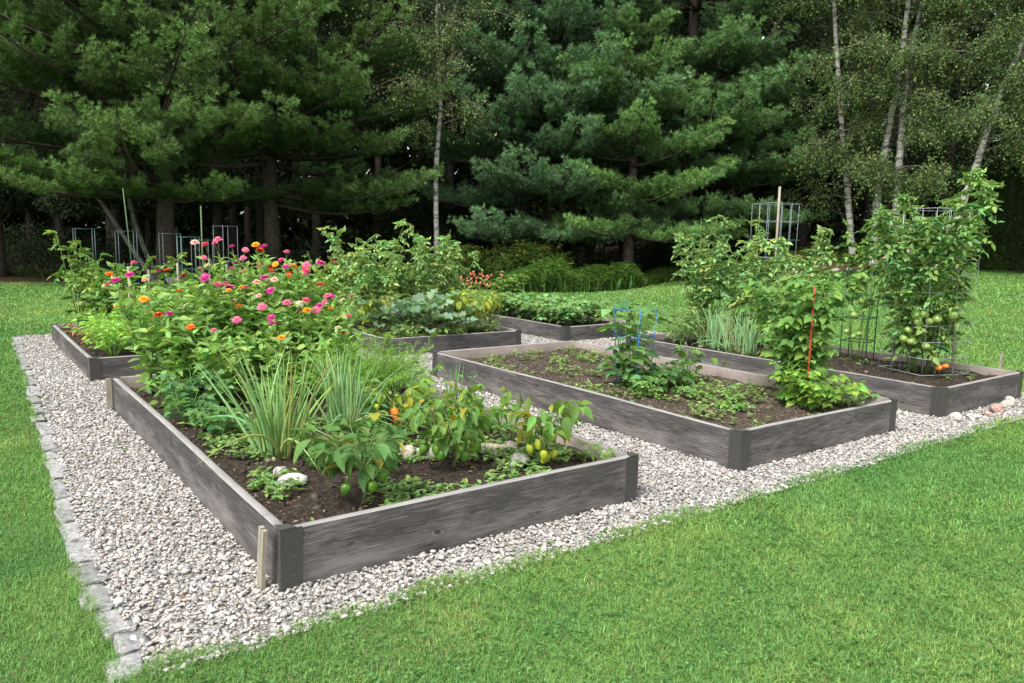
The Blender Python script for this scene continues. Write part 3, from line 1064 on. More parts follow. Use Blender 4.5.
def birch(label, limbs_pts, rad, seed, nleaf, zlo, cols, spread, group='white birches at the wood edge', fork=None):
    """white trunk through the given points, ascending limbs and hanging leafy twigs"""
    r = np.random.default_rng(seed)
    p0 = np.array(limbs_pts[0])
    base = np.array([p0[0], p0[1], gz(p0[0], p0[1])])
    root = thing('birch_tree', label, 'birch tree', tuple(base), 0, group)
    pts = [np.array(p) - base for p in limbs_pts]
    pts[0][2] = -.1
    g, P = trunk_geo(pts, rad, rad * .45, (.5, .5, .5), 9, seed)
    if fork:
        for f in fork:
            tube(g, np.array(f) - base, np.linspace(rad * .55, rad * .2, len(f)), 7, (.5, .5, .5))
    g.build('trunk', M_SPECK if 'speckled' in label else M_BIRCH, root)
    gb, gl = Geo(), Geo()
    top = P[-1, 2]
    nl = 46
    tw = []
    for k in range(nl):
        z = r.uniform(zlo, top + 1.5)
        q = np.array([np.interp(z, P[:, 2], P[:, c]) for c in range(3)])
        q[2] = min(z, top)
        az = r.uniform(0, 2 * PI)
        L = spread * r.uniform(.45, 1.1)
        d = np.array([math.cos(az), math.sin(az), r.uniform(.3, .9)])
        C = curve(q, d, L, (0, 0, -.45 * L), 8)
        tube(gb, C, np.linspace(.022, .006, 8), 4, (.16, .14, .12))
        for j in range(17):
            f = r.uniform(.2, 1)
            b = np.array([np.interp(f, np.linspace(0, 1, 8), C[:, c]) for c in range(3)]) + r.normal(0, .12, 3)
            aw = r.uniform(0, 2 * PI)
            tl = r.uniform(.5, 1.25)
            T = curve(b, (math.cos(aw), math.sin(aw), r.uniform(-.1, .5)), tl * .6, (0, 0, -.75 * tl), 5)
            tw.append(T)
            tube(gb, T, np.linspace(.005, .002, 5), 3, (.1, .085, .07))
    tw = np.array(tw)
    per = nleaf // len(tw)
    n = len(tw) * per
    idx = np.repeat(np.arange(len(tw)), per)
    f = r.uniform(.05, 1, n) * 4
    i0 = np.minimum(f.astype(int), 3)
    w = (f - i0)[:, None]
    Pp = tw[idx, i0] * (1 - w) + tw[idx, i0 + 1] * w + r.normal(0, .07, (n, 3))
    ax = np.stack([np.interp(Pp[:, 2], P[:, 2], P[:, c]) for c in range(2)], 1)
    k = (np.hypot(*(Pp[:, :2] - ax).T) > .55) | (r.random(n) < .3)
    Pp = Pp[k]
    n = len(Pp)
    cc = vary(cols[0], n, .25, .08, r)
    yl = r.random(n) < .05
    cc[yl] = vary(cols[1], int(yl.sum()), .2, .05, r)
    leaves(gl, Pp, nrm(rdir(n, r) + [0, 0, -.6]), nrm(rdir(n, r) + [0, 0, .9]), r.uniform(.05, .095, n), r.uniform(.04, .07, n), DIAM, cc)
    gb.build('limb', M_BARK, root)
    gl.build('crown', M_FARLEAF, root, smooth=False)
    return root


OLV = ((.095, .15, .05), (.2, .24, .06))
birch('lone slender white birch forking near the top between the left pines and the central pines',
      [(-2.39, 24, 0), (-2.5, 24, 3.3), (-2.34, 24, 5.4), (-2.41, 24, 6.5), (-2.48, 24, 8), (-2.47, 24, 9.8)], .085, 31, 17000, 4.6, ((.115, .165, .06), (.22, .25, .08)), 2.6,
      fork=[[(-2.41, 24, 6.7), (-2.12, 24, 7.7), (-1.72, 24, 8.9), (-1.4, 24.1, 10)], [(-2.4, 24, 5.9), (-1.9, 24.2, 6.9), (-1.3, 24.3, 7.6)]])
birch('white birch with a gently curved trunk, leftmost of the birches rising from the mulch ring', [(10.55, 24, 0), (10.23, 24, 3), (9.95, 24, 4.46), (9.66, 24, 6.2), (9.33, 24, 8.5), (9.05, 24, 10.5)], .105, 32, 26000, 1.7, OLV, 2.6)
birch('white birch with the long straight trunk, middle of the three in the mulch ring', [(10.8, 23.2, 0), (10.74, 23.2, 2.9), (10.79, 23.1, 4.4), (10.97, 23, 6.3), (11.05, 23, 8.2), (11.07, 23, 10.2)], .125, 33, 26000, 2.2, OLV, 2.7)
birch('white birch with a pale lower trunk, rightmost of the three in the mulch ring', [(11.3, 23, 0), (11.17, 23, 3.4), (11.14, 23, 4.7), (11.2, 23.1, 5.8), (11.4, 23.2, 7.5), (11.7, 23.3, 9.4)], .115, 34, 24000, 2.4, OLV, 2.5)
birch('white birch leaning hard to the right behind the caged tomato', [(11.5, 21.2, 0), (12.1, 21.2, 2.7), (12.49, 21.2, 4.2), (12.82, 21.2, 5.5), (13.2, 21.3, 6.6), (13.7, 21.3, 8.0), (14.2, 21.4, 9.6)], .105, 35, 28000, 3.0, OLV, 2.4)
birch('birch at the right picture edge whose leafy twigs hang over the dark hedge', [(14.75, 21.6, 0), (14.75, 21.6, 2.9), (14.7, 21.6, 5), (14.75, 21.7, 6.8), (14.8, 21.7, 9.2)], .085, 36, 30000, 2.8, OLV, 2.4)
birch('thin speckled birch leaning left under the big dark pine', [(-9.6, 20.9, 0), (-10.36, 20.9, 1.15), (-11.17, 20.9, 2.45), (-11.62, 20.9, 3.6), (-12, 20.9, 5)], .075, 37, 2500, 4.0, DKP and ((.05, .085, .03), (.1, .12, .04)), 1.4, 'speckled birches leaning under the left pines')
birch('second speckled birch, more upright, right behind the left leaning one', [(-9.85, 21.4, 0), (-10.25, 21.4, 1.05), (-10.6, 21.4, 2.1), (-10.8, 21.4, 3.4), (-10.95, 21.4, 5)], .075, 38, 2500, 4.0, ((.05, .085, .03), (.1, .12, .04)), 1.4, 'speckled birches leaning under the left pines')

# deep woods: three kinds of shaded tree, copied
r = np.random.default_rng(21)
protos = []
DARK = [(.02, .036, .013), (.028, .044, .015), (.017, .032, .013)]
for k in range(3):
    H = (17, 20, 18)[k]
    root = thing('forest_tree', 'x', 'tree', (0, 0, 0))
    g, P = trunk_geo([(0, 0, -.2), (r.uniform(-.3, .3), 0, H * .5), (r.uniform(-.8, .8), r.uniform(-.5, .5), H * .85)], .2, .06, (.07, .06, .05), 7, 70 + k)
    for j in range(10):
        z = r.uniform(2.5, H * .8)
        q = np.array([np.interp(z, P[:, 2], P[:, c]) for c in range(3)])
        a = r.uniform(0, 2 * PI)
        tube(g, curve(q, (math.cos(a), math.sin(a), .5), r.uniform(1.2, 3), (0, 0, -.3), 5), np.linspace(.05, .012, 5), 4, (.07, .06, .05))
    g.build('trunk', M_BARK, root)
    cen, rad = [], []
    for j in range(46):
        z = r.uniform(2.2, H)
        a = r.uniform(0, 2 * PI)
        rr = np.interp(z, [2, H * .5, H], [2.6, 3.4, .9]) * r.uniform(.25, 1.0)
        cen.append((rr * math.cos(a), rr * math.sin(a), z))
        s = r.uniform(.55, 1.15)
        rad.append((s, s * .65))
    gc = broad_crown(r, cen, rad, 15000, .15, DARK, .3)
    gc.build('crown', M_FARLEAF, root, smooth=False)
    protos.append(root)
spots = []
for rowy, step, off in ((28.5, 4.2, 0), (32, 4.0, 1.7), (36.5, 4.4, .5), (42, 5, 2)):
    x = -36 * rowy / 36 + off
    while x < 36 * rowy / 36:
        spots.append((x + r.normal(0, .8), max(rowy, float(forest_y(x)) + 3.5) + r.normal(0, .8)))
        x += step
for i, (x, y) in enumerate(spots):
    src = protos[i % 3]
    if i < 3:
        o = src
    else:
        o = src.copy()
        COL.objects.link(o)
        for ch in src.children:
            c = ch.copy()
            COL.objects.link(c)
            c.parent = o
    s = r.uniform(.85, 1.15)
    o.location = (x, y, gz(x, y))
    o.rotation_euler = (0, 0, r.uniform(0, 6.3))
    o.scale = (s, s, s)
    zone = 'behind the left pines' if x < -5 else 'behind the central pines' if x < 9.5 else 'behind the right-hand birches'
    tag(o, f'shaded broadleaf tree deep in the dark woods {zone}', 'tree', 'shaded trees of the woods')

# the far wood reads as one mass
g = Geo()
n = 150000
a = r.uniform(-1.25, 1.25, n)
rad = r.uniform(50, 62, n)
P = np.stack([rad * np.sin(a), rad * np.cos(a) + 0, r.uniform(0, 1, n) ** 1.35 * 24 - .3], 1)
P[:, 2] += hz(P[:, 0], P[:, 1])
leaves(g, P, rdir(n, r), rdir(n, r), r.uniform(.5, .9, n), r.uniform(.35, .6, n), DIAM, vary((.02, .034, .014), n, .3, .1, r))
tag(g.build('woods', M_FARLEAF, smooth=False), 'dark mass of far woodland foliage closing off the view', 'woods', kind='stuff')

# understory: dark shrubs along the wood edge
g = Geo()
n = 420
xx = r.uniform(-34, 34, n)
for x in xx:
    y = float(forest_y(x)) + 1.2 + abs(r.normal(0, 2.2))
    h = r.uniform(.5, 2.0)
    m = 170
    d = rdir(m, r)
    P = np.array([x, y, gz(x, y) + h * .5]) + d * (r.random(m) ** .4)[:, None] * [h * .6, h * .6, h * .55]
    leaves(g, P, rdir(m, r), nrm(rdir(m, r) + [0, 0, .9]), r.uniform(.06, .13, m), r.uniform(.035, .08, m), DIAM, vary(DARK[r.integers(3)], m, .28, .1, r))
tag(g.build('undergrowth', M_FARLEAF, smooth=False), 'dark shrubby undergrowth in the shade beneath the trees', 'undergrowth', kind='stuff')

# clipped dark evergreen at the right
root = thing('evergreen_hedge', 'dark evergreen hedge at the right edge behind the caged tomato', 'hedge', (15.0, 23.2, gz(15, 23.2)))
g = Geo()
tube(g, [(0, 0, 0), (0, 0, 3.4)], [.09, .03], 6, BARK)
g.build('trunk', M_BARK, root)
g = Geo()
n = 60000
a = r.uniform(0, 2 * PI, n)
z = r.uniform(0.02, 1, n)
rr = (r.random(n) ** .25) * np.interp(z, [0, .3, .8, 1], [.85, 1, .8, .15]) * (1 + .1 * np.sin(a * 5 + z * 9))
P = np.stack([1.75 * rr * np.cos(a), 1.2 * rr * np.sin(a), z * 3.5], 1)
leaves(g, P, nrm(np.stack([np.cos(a), np.sin(a), np.full(n, .8)], 1) + .6 * rdir(n, r)), rdir(n, r), r.uniform(.06, .12, n), r.uniform(.02, .04, n), DIAM, vary((.035, .06, .018), n, .3, .1, r))
g.build('foliage', M_FARLEAF, root, smooth=False)

# ------------------------------------------------------------------ wood edge: weeds, goldenrod, mulch
def weed_patch(name, label, polyx, y0f, depth, n, h, col, flower=None, seed=1, wscale=1.0):
    r = np.random.default_rng(seed)
    g = Geo()
    x = r.uniform(polyx[0], polyx[1], n)
    t = (x - polyx[0]) / (polyx[1] - polyx[0])
    y = y0f(x) + r.uniform(0, depth, n)
    hh = h * (np.sin(np.clip(t, .02, .98) * PI) ** .35) * r.uniform(.5, 1.1, n) * (1 + .25 * np.sin(x * 2.3) + .15 * np.sin(x * 5.1 + 2))
    P = np.stack([x, y, hz(x, y)], 1)
    D = nrm(np.stack([r.normal(0, .25, n), r.normal(0, .25, n), np.ones(n)], 1))
    for k in range(7):
        f = (k + .5) / 7
        Q = P + D * (hh * f)[:, None]
        a = r.uniform(0, 2 * PI, n)
        Dl = nrm(np.stack([np.cos(a), np.sin(a), np.full(n, .55)], 1))
        leaves(g, Q, Dl, np.array([[0, 0, 1.]]) + .2 * rdir(n, r), hh * .16 + .05, (.02 + .012 * r.random(n)) * wscale, LANCE, vary(col, n, .22, .08, r))
    leaves(g, P, D, rdir(n, r), hh * .8, .006, STRAP, vary(np.array(col) * .8, n, .2, .05, r))
    if flower is not None:
        k = r.random(n) < .16
        Q = (P + D * hh[:, None])[k]
        for _ in range(9):
            m = len(Q)
            leaves(g, Q + r.normal(0, .05, (m, 3)), rdir(m, r), rdir(m, r), .06, .03, DIAM, vary(flower, m, .2, .05, r))
    return tag(g.build(name, M_LEAF), label, name.replace('_', ' '), kind='stuff')


weed_patch('goldenrod', 'tall dark weeds with yellow goldenrod plumes at the wood edge', (-2.6, 2.0), lambda x: forest_y(x) - .1, 1.8, 2200, 1.25, (.085, .15, .04), (.2, .17, .03), 41)
weed_patch('tall_weeds', 'mound of bright feathery weeds on the lawn before the central pine', (-.3, 4.0), lambda x: forest_y(x) - 1.3, 1.5, 4200, .8, (.13, .24, .06), None, 42)
weed_patch('ground_cover', 'low tangled weeds under the central pine', (2.8, 8.6), lambda x: forest_y(x) - .9, 2.0, 3400, .42, (.13, .23, .06), None, 43, 1.3)
weed_patch('woodland_fringe', 'low shaded weeds where the lawn meets the dark woods', (-16, -2.2), lambda x: forest_y(x) + .1, 1.5, 1800, .38, (.07, .12, .035), None, 44, 1.3)
weed_patch('border_weeds', 'leafy weeds round the birch trunks at the wood edge', (8.4, 14), lambda x: forest_y(x) + .1, 1.4, 1600, .5, (.11, .18, .05), None, 45, 1.3)

# mulch strip at the left and mulch ring with stones under the birches
def disc(name, mat, cx, cy, a, b, dz, kind='structure'):
    g = Geo()
    th = np.linspace(0, 2 * PI, 48, endpoint=False)
    rr = [0, .5, .85, 1]
    V = []
    for q in rr:
        x, y = cx + a * q * np.cos(th) * (1 + .05 * np.sin(3 * th)), cy + b * q * np.sin(th)
        V.append(np.stack([x, y, hz(x, y) + dz + .08 * (1 - q * q)], 1))
    F = [(i * 48 + j, i * 48 + (j + 1) % 48, (i + 1) * 48 + (j + 1) % 48, (i + 1) * 48 + j) for i in range(3) for j in range(48)]
    g.add(np.concatenate(V), [np.array(F)[:, ::-1]], (.1, .1, .1))
    return tag(g.build(name, mat), kind=kind)


disc('mulch_bed', M_MULCH, 11.0, 23.2, 1.9, 1.1, .02)
disc('mulch_strip', M_MULCH, -12.5, 22.6, 5.2, 1.1, .02)
for k in range(13):
    a = PI + (k + .5) * PI / 13
    cx, cy = 11.0 + 1.95 * math.cos(a), 23.2 + 1.15 * math.sin(a)
    Vr, Fr = lumpy(2, .4, r)
    g = Geo()
    g.add(Vr * [.17, .13, .09], [Fr], vary((.3, .28, .26), 1, .2, .04, r)[0])
    tag(g.build('border_stone', M_ROCK, None, (cx, cy, gz(cx, cy) + .05), (0, 0, a)), 'rounded grey stone in the curved front edge of the mulch under the birches', 'border stone', 'stones edging the birch mulch ring')
Vr, Fr = lumpy(3, .5, r)
g = Geo()
g.add(Vr * [.5, .35, .28], [Fr], (.24, .23, .22))
tag(g.build('boulder', M_ROCK, None, (-9.1, 21.0, .12)), 'low grey boulder on the mulch under the left pines', 'boulder')

# ------------------------------------------------------------------ garden plants
UPV = np.array([[0, 0, 1.]])


def bedpos(key, u, v):
    x, y = W(u, v)
    return (x, y, SOILZ[key] - .005)


def plant(name, label, cat, key, u, v, seed, group=None):
    q = np.random.default_rng(seed)
    return thing(name, label, cat, bedpos(key, u, v), 0, group), q


def at_curve(C, f):
    t = np.linspace(0, 1, len(C))
    return np.array([np.interp(f, t, C[:, k]) for k in range(3)])


# zinnias -----------------------------------------------------------
ZC = {'magenta': (.50, .025, .27), 'pink': (.72, .15, .33), 'rose red': (.68, .05, .16), 'orange': (.82, .16, .02), 'scarlet': (.66, .03, .03),
      'golden': (.82, .36, .03), 'pale pink': (.80, .48, .45), 'cream': (.74, .70, .55)}
ZM = {}
for k, (nm, c) in enumerate(ZC.items()):
    q = np.random.default_rng(300 + k)
    g = Geo()
    for (n, rad, tilt, z) in ((15, .048, .05, 0), (13, .040, .3, .005), (10, .030, .6, .010)):
        a = np.linspace(0, 2 * PI, n, endpoint=False) + q.uniform(0, 1)
        D = np.stack([np.cos(a), np.sin(a), np.full(n, tilt) + q.normal(0, .1, n)], 1)
        leaves(g, D * [.006, .006, 0] + [0, 0, z], D, UPV, rad * q.uniform(.88, 1.08, n), rad * .62, PETAL, vary(c, n, .1, .03, q))
    Vs, Fs = ICO[1]
    g.add(Vs * [.012, .012, .008] + [0, 0, -.006], [Fs], (.07, .13, .03))
    gc = Geo()
    gc.add(Vs * [.011, .011, .008] + [0, 0, .015], [Fs], (.42, .17, .03))
    n = 12
    a = np.linspace(0, 2 * PI, n, endpoint=False)
    leaves(gc, np.stack([.01 * np.cos(a), .01 * np.sin(a), np.full(n, .018)], 1), np.stack([np.cos(a), np.sin(a), np.full(n, 1.)], 1), UPV, .009, .006, DIAM, vary((.75, .45, .04), n, .1, .03, q))
    ZM[nm] = (g.mesh('zinnia_flower', M_PETAL), gc.mesh('flower_centre', M_PETAL))
ZLEAF = (.25, .42, .12)


def zinnia(u, v, h, nst, blooms, seed, where):
    cs = sorted(set(blooms), key=blooms.index)
    lab = f"{'tall' if h > .95 else 'leafy'} zinnia with {' and '.join(cs[:2]) if cs else 'few'} blooms {where}"
    h *= 1.09 if h > .9 else 1.02
    root, q = plant('zinnia_plant', lab, 'zinnia', 'A', u, v, seed, 'zinnias massed at the back of the front bed')
    gs, gl = Geo(), Geo()
    tips = []
    P, D, L, Cc = [], [], [], []
    for k in range(nst):
        a = 2 * PI * k / nst + q.uniform(-.4, .4)
        tilt = q.uniform(.05, .34)
        Ls = h * q.uniform(.72, 1.02)
        C = curve((.05 * math.cos(a), .05 * math.sin(a), 0), (math.cos(a) * tilt, math.sin(a) * tilt, 1), Ls, (math.cos(a) * .05, math.sin(a) * .05, 0), 8)
        tube(gs, C, np.linspace(.0055, .003, 8), 5, (.13, .19, .05))
        stems = [(C, Ls, .1)]
        for f in q.uniform(.35, .75, 3):
            b = at_curve(C, f)
            aa = q.uniform(0, 2 * PI)
            L2 = h * q.uniform(.2, .34)
            C2 = curve(b, (math.cos(aa) * .75, math.sin(aa) * .75, .9), L2, (0, 0, .06), 5)
            tube(gs, C2, np.linspace(.0035, .0022, 5), 4, (.13, .2, .05))
            stems.append((C2, L2, .25))
        for (Cx, Lx, f0) in stems:
            nn_ = max(2, int(Lx / .052))
            ph = q.uniform(0, PI)
            for j, f in enumerate(np.linspace(f0, .94, nn_)):
                b = at_curve(Cx, f)
                for sd in (0, PI):
                    aa = ph + j * PI / 2 + sd + q.normal(0, .25)
                    P.append(b)
                    D.append((math.cos(aa), math.sin(aa), q.normal(.15 + .75 * f, .45)))
                    L.append((.13 - .045 * f) * q.uniform(.75, 1.2))
            tips.append((Cx[-1], Cx[-1] - Cx[-2]))
    n = len(P)
    leaves(gl, np.array(P), np.array(D), UPV + .7 * rdir(n, q), np.array(L), np.array(L) * q.uniform(.42, .58, n), OVATE, vary(ZLEAF, n, .2, .06, q))
    tips.sort(key=lambda t: -t[0][2] + .45 * ((t[0][0] * .3 + t[0][1])))
    for k, c in enumerate(blooms):
        p, d = tips[k % len(tips)]
        d = nrm(np.asarray(d) + [0, 0, .05] + q.normal(0, .01, 3))
        p2 = p + d * q.uniform(.02, .14)
        tube(gs, [p, (p + p2) / 2, p2], .0028, 4, (.14, .2, .06))
        fm, cm = ZM[c]
        rot = Vector((d[0] + q.normal(0, .22), d[1] + q.normal(0, .22) - .12, max(.4, d[2]))).to_track_quat('Z', 'Y').to_euler()
        s = q.uniform(.5, .82)
        fo = link('flower', fm, root, tuple(p2), rot, s)
        link('flower_centre', cm, fo)
    gs.build('stem', M_STEM, root)
    gl.build('foliage', M_LEAF, root)


m_, p_, rr_, o_, s_, gd, pp, cr = 'magenta', 'pink', 'rose red', 'orange', 'scarlet', 'golden', 'pale pink', 'cream'
for args in (
        (7.1, 1.42, 1.0, 8, [m_, o_, pp, p_, m_], 1, 'at the left corner of the patch'),
        (6.8, 1.55, .82, 8, [pp, m_], 2, 'leaning over the left board'),
        (7.35, 1.72, 1.05, 7, [p_, m_, o_, m_, p_], 3, 'behind the left board at the back'),
        (6.95, 1.95, .86, 7, [m_, pp, cr, p_], 4, 'in the front row left of centre'),
        (7.3, 2.1, 1.12, 7, [p_, rr_, m_, cr, p_], 5, 'in the back row left of centre'),
        (6.7, 2.2, .72, 7, [p_, m_], 6, 'behind the tall onion clump'),
        (7.0, 2.3, 1.0, 7, [gd, p_, m_, rr_, pp], 7, 'at the middle of the patch'),
        (7.4, 2.45, 1.2, 7, [rr_, pp, p_, m_, p_, m_], 8, 'standing highest at the back centre'),
        (7.15, 2.6, 1.1, 6, [m_, p_, o_, m_], 9, 'right of the back centre'),
        (6.75, 2.55, .84, 7, [m_, p_, cr, p_], 10, 'in the front row right of centre'),
        (7.4, 2.8, 1.15, 7, [p_, m_, gd, p_, m_], 11, 'in the back row right of centre'),
        (7.05, 2.9, 1.0, 7, [gd, m_, rr_, p_], 12, 'before the kale bed'),
        (6.7, 2.9, .78, 7, [rr_, p_, gd, m_], 13, 'behind the second onion clump'),
        (7.35, 3.12, 1.02, 7, [m_, rr_, o_, p_, m_], 14, 'at the back right corner'),
        (6.95, 3.2, .84, 7, [p_, s_, m_, p_], 15, 'on the right side of the patch'),
        (6.55, 3.12, .68, 6, [p_, rr_, m_], 16, 'lowest on the right side by the carrots'),
        (7.2, 1.9, 1.0, 6, [o_, p_, m_], 17, 'between the left and middle blooms'),
        (6.4, 1.78, .62, 7, [p_], 18, 'spilling forward beside the dark bean'),
        (6.35, 2.3, .58, 7, [m_], 19, 'lowest in front, close behind the onions'),
        (6.25, 2.85, .56, 7, [cr, p_], 20, 'lowest in front, beside the carrot tops')):
    args = list(args)
    args[1] = args[1] if args[1] < 2.2 else 2.2 + (args[1] - 2.2) * .74
    args[4] = args[4] + [(o_, gd, s_, pp, cr, p_)[args[5] % 6]]
    zinnia(*args)


# onions and leeks ----------------------------------------------------
def onion(name, label, cat, key, u, v, h, n, spread, fan, col, seed, group=None, w=.011):
    root, q = plant(name, label, cat, key, u, v, seed, group)
    g = Geo()
    for k in range(n):
        a = q.uniform(0, 2 * PI)
        rb = spread * math.sqrt(q.random())
        p = (rb * math.cos(a), rb * math.sin(a), 0)
        a2 = a + q.normal(0, .6)
        tl = abs(q.normal(0, fan))
        L = h * q.uniform(.6, 1.08)
        a3 = a2 + q.normal(0, .7)
        bend = np.array([math.cos(a3), math.sin(a3), 0]) * L * abs(q.normal(0, .17)) + [0, 0, -L * q.uniform(0, .08)]
        if q.random() < .1:
            bend = np.array([math.cos(a2) * L * .7, math.sin(a2) * L * .7, -L * .75])
        C = curve(p, (math.cos(a2) * tl, math.sin(a2) * tl, 1), L, bend, 8)
        wr = w * q.uniform(.6, 1.1)
        c = vary(col, 1, .16, .06, q)[0]
        if q.random() < .04:
            c = np.array((.36, .32, .12))
        tube(g, C, wr * np.array([.9, 1, .95, .85, .72, .55, .34, .06]), 5, c)
    g.build('foliage', M_LEAF, root)
    gb = Geo()
    Vs, Fs = ICO[1]
    for k in range(max(3, n // 8)):
        a, rb = q.uniform(0, 2 * PI), spread * q.random() ** .5
        gb.add(Vs * [.018, .018, .024] + [rb * math.cos(a), rb * math.sin(a), .008], [Fs], (.42, .38, .24))
    gb.build('bulb', M_FRUIT, root)


GON = (.33, .50, .19)
onion('onion_clump', 'big clump of tall green onions leaning over the left board', 'onion', 'A', 4.72, 1.66, .70, 80, .12, .22, GON, 401, 'onions in the front bed', .0115)
onion('onion_clump', 'upright onion clump right of the big clump, before the zinnias', 'onion', 'A', 4.98, 2.22, .66, 54, .10, .15, (.31, .49, .22), 402, 'onions in the front bed', .011)
onion('onion_clump', 'thin blue green onions in front of the gap to the bare soil bed', 'onion', 'A', 5.0, 3.14, .52, 12, .07, .28, (.2, .36, .17), 403, 'onions in the front bed', .008)
onion('onion_clump', 'few thin onion leaves standing among the carrots', 'onion', 'A', 5.35, 2.85, .42, 9, .10, .15, (.22, .38, .19), 404, 'onions in the front bed', .007)
for k, uu_ in enumerate((5.95, 6.2, 6.45, 6.7)):
    onion('leek_clump', f"upright pale green leeks, {['first', 'second', 'third', 'last'][k]} from the near end of their row", 'leek', 'E', uu_, 8.08 + .05 * k, .60, 34, .12, .14, (.28, .46, .22), 410 + k, 'leeks in the caged tomato bed', .013)


# bushy leaf plants ---------------------------------------------------
def bush(name, label, cat, key, u, v, h, rad, n, Ll, wid, col, seed, group=None, tpl=OVATE, tri=False, droop=0., base=.15, nst=9):
    """stems from the root, leaves (single or in threes) over the outer shell"""
    root, q = plant(name, label, cat, key, u, v, seed, group)
    gs, gl = Geo(), Geo()
    P, D, Ls = [], [], []
    for k in range(nst):
        a = 2 * PI * k / nst + q.uniform(-.4, .4)
        t = q.uniform(.0, 1.0)
        L = h * q.uniform(.8, 1.05)
        C = curve((.03 * math.cos(a), .03 * math.sin(a), 0), (math.cos(a) * t * rad / h * 1.1, math.sin(a) * t * rad / h * 1.1, 1), L, (math.cos(a) * rad * .15, math.sin(a) * rad * .15, -.06 * h), 7)
        tube(gs, C, np.linspace(.005, .002, 7), 4, np.array(col) * 1.1)
        m = n // nst
        for f in np.clip(base + (1 - base) * q.random(m) ** .75, 0, 1):
            b = at_curve(C, f)
            aa = q.uniform(0, 2 * PI)
            pet = rad * q.uniform(.1, .38)
            d = np.array([math.cos(aa), math.sin(aa), q.uniform(-.1, .7)])
            e = b + d * pet
            if e[2] < .02:
                e[2] = .02 + q.uniform(0, .04)
            tube(gs, [b, (b + e) / 2 + [0, 0, .01], e], .0016, 3, np.array(col) * 1.2, cap=False)
            if tri:
                for off in (-1.1, 0, 1.1):
                    P.append(e)
                    D.append((math.cos(aa + off), math.sin(aa + off), d[2] * .4 - droop))
                    Ls.append(Ll * q.uniform(.75, 1.15))
            else:
                P.append(e)
                D.append((d[0], d[1], d[2] * .5 - droop + q.normal(0, .15)))
                Ls.append(Ll * q.uniform(.65, 1.2))
    m = len(P)
    Ls = np.array(Ls)
    leaves(gl, np.array(P), np.array(D), UPV + .6 * rdir(m, q), Ls, Ls * wid * q.uniform(.85, 1.15, m), tpl, vary(col, m, .2, .07, q))
    gs.build('stem', M_STEM, root)
    gl.build('foliage', M_LEAF, root)
    return root, q


bush('bean_plant', 'low dark bean plant overhanging the left board below the zinnias', 'bean plant', 'A', 6.12, 1.5, .40, .26, 60, .085, .7, (.1, .22, .08), 420, None, OVATE, True, .1)
bush('bean_plant', 'small sprawling bean plant between the onions and the left board', 'bean plant', 'A', 5.5, 1.5, .26, .2, 30, .07, .7, (.11, .23, .07), 421, None, OVATE, True, .1)
bush('herb_plant', 'leafy herb between the onions and zinnias at mid bed', 'herb', 'A', 5.75, 2.0, .42, .25, 90, .07, .5, (.15, .28, .06), 422)
bush('herb_plant', 'leafy herb beside the carrots under the right hand zinnias', 'herb', 'A', 6.2, 2.55, .5, .28, 110, .075, .5, (.16, .3, .06), 423)

# peppers
PEP = {}


def pepper_mesh(name, col, lx, lz, seed):
    q = np.random.default_rng(seed)
    V, F = ICO[2]
    a = np.arctan2(V[:, 1], V[:, 0])
    k = 1 + .10 * np.cos(3 * a) * (1 - V[:, 2] ** 2)
    t = np.interp(V[:, 2], [-1, -.5, .5, 1], [.8, .85, 1.05, 1.0])
    g = Geo()
    g.add(np.stack([V[:, 0] * k * t * lx, V[:, 1] * k * t * lx, V[:, 2] * lz - .12 * lz * (V[:, 2] > .93)], 1) - [0, 0, lz], [F], col)
    tube(g, [(0, 0, -.1 * lz), (.002, 0, .02), (.008, 0, .035)], [.006, .0045, .004], 5, (.1, .18, .03))
    return g.mesh(name, M_FRUIT)


PEP['green'] = pepper_mesh('green_pepper', (.10, .22, .02), .030, .038, 1)
PEP['lime'] = pepper_mesh('lime_pepper', (.34, .40, .03), .024, .036, 2)
PEP['orange'] = pepper_mesh('orange_pepper', (.80, .17, .01), .033, .078, 3)
PEP['dark'] = pepper_mesh('dark_pepper', (.05, .13, .015), .028, .036, 4)


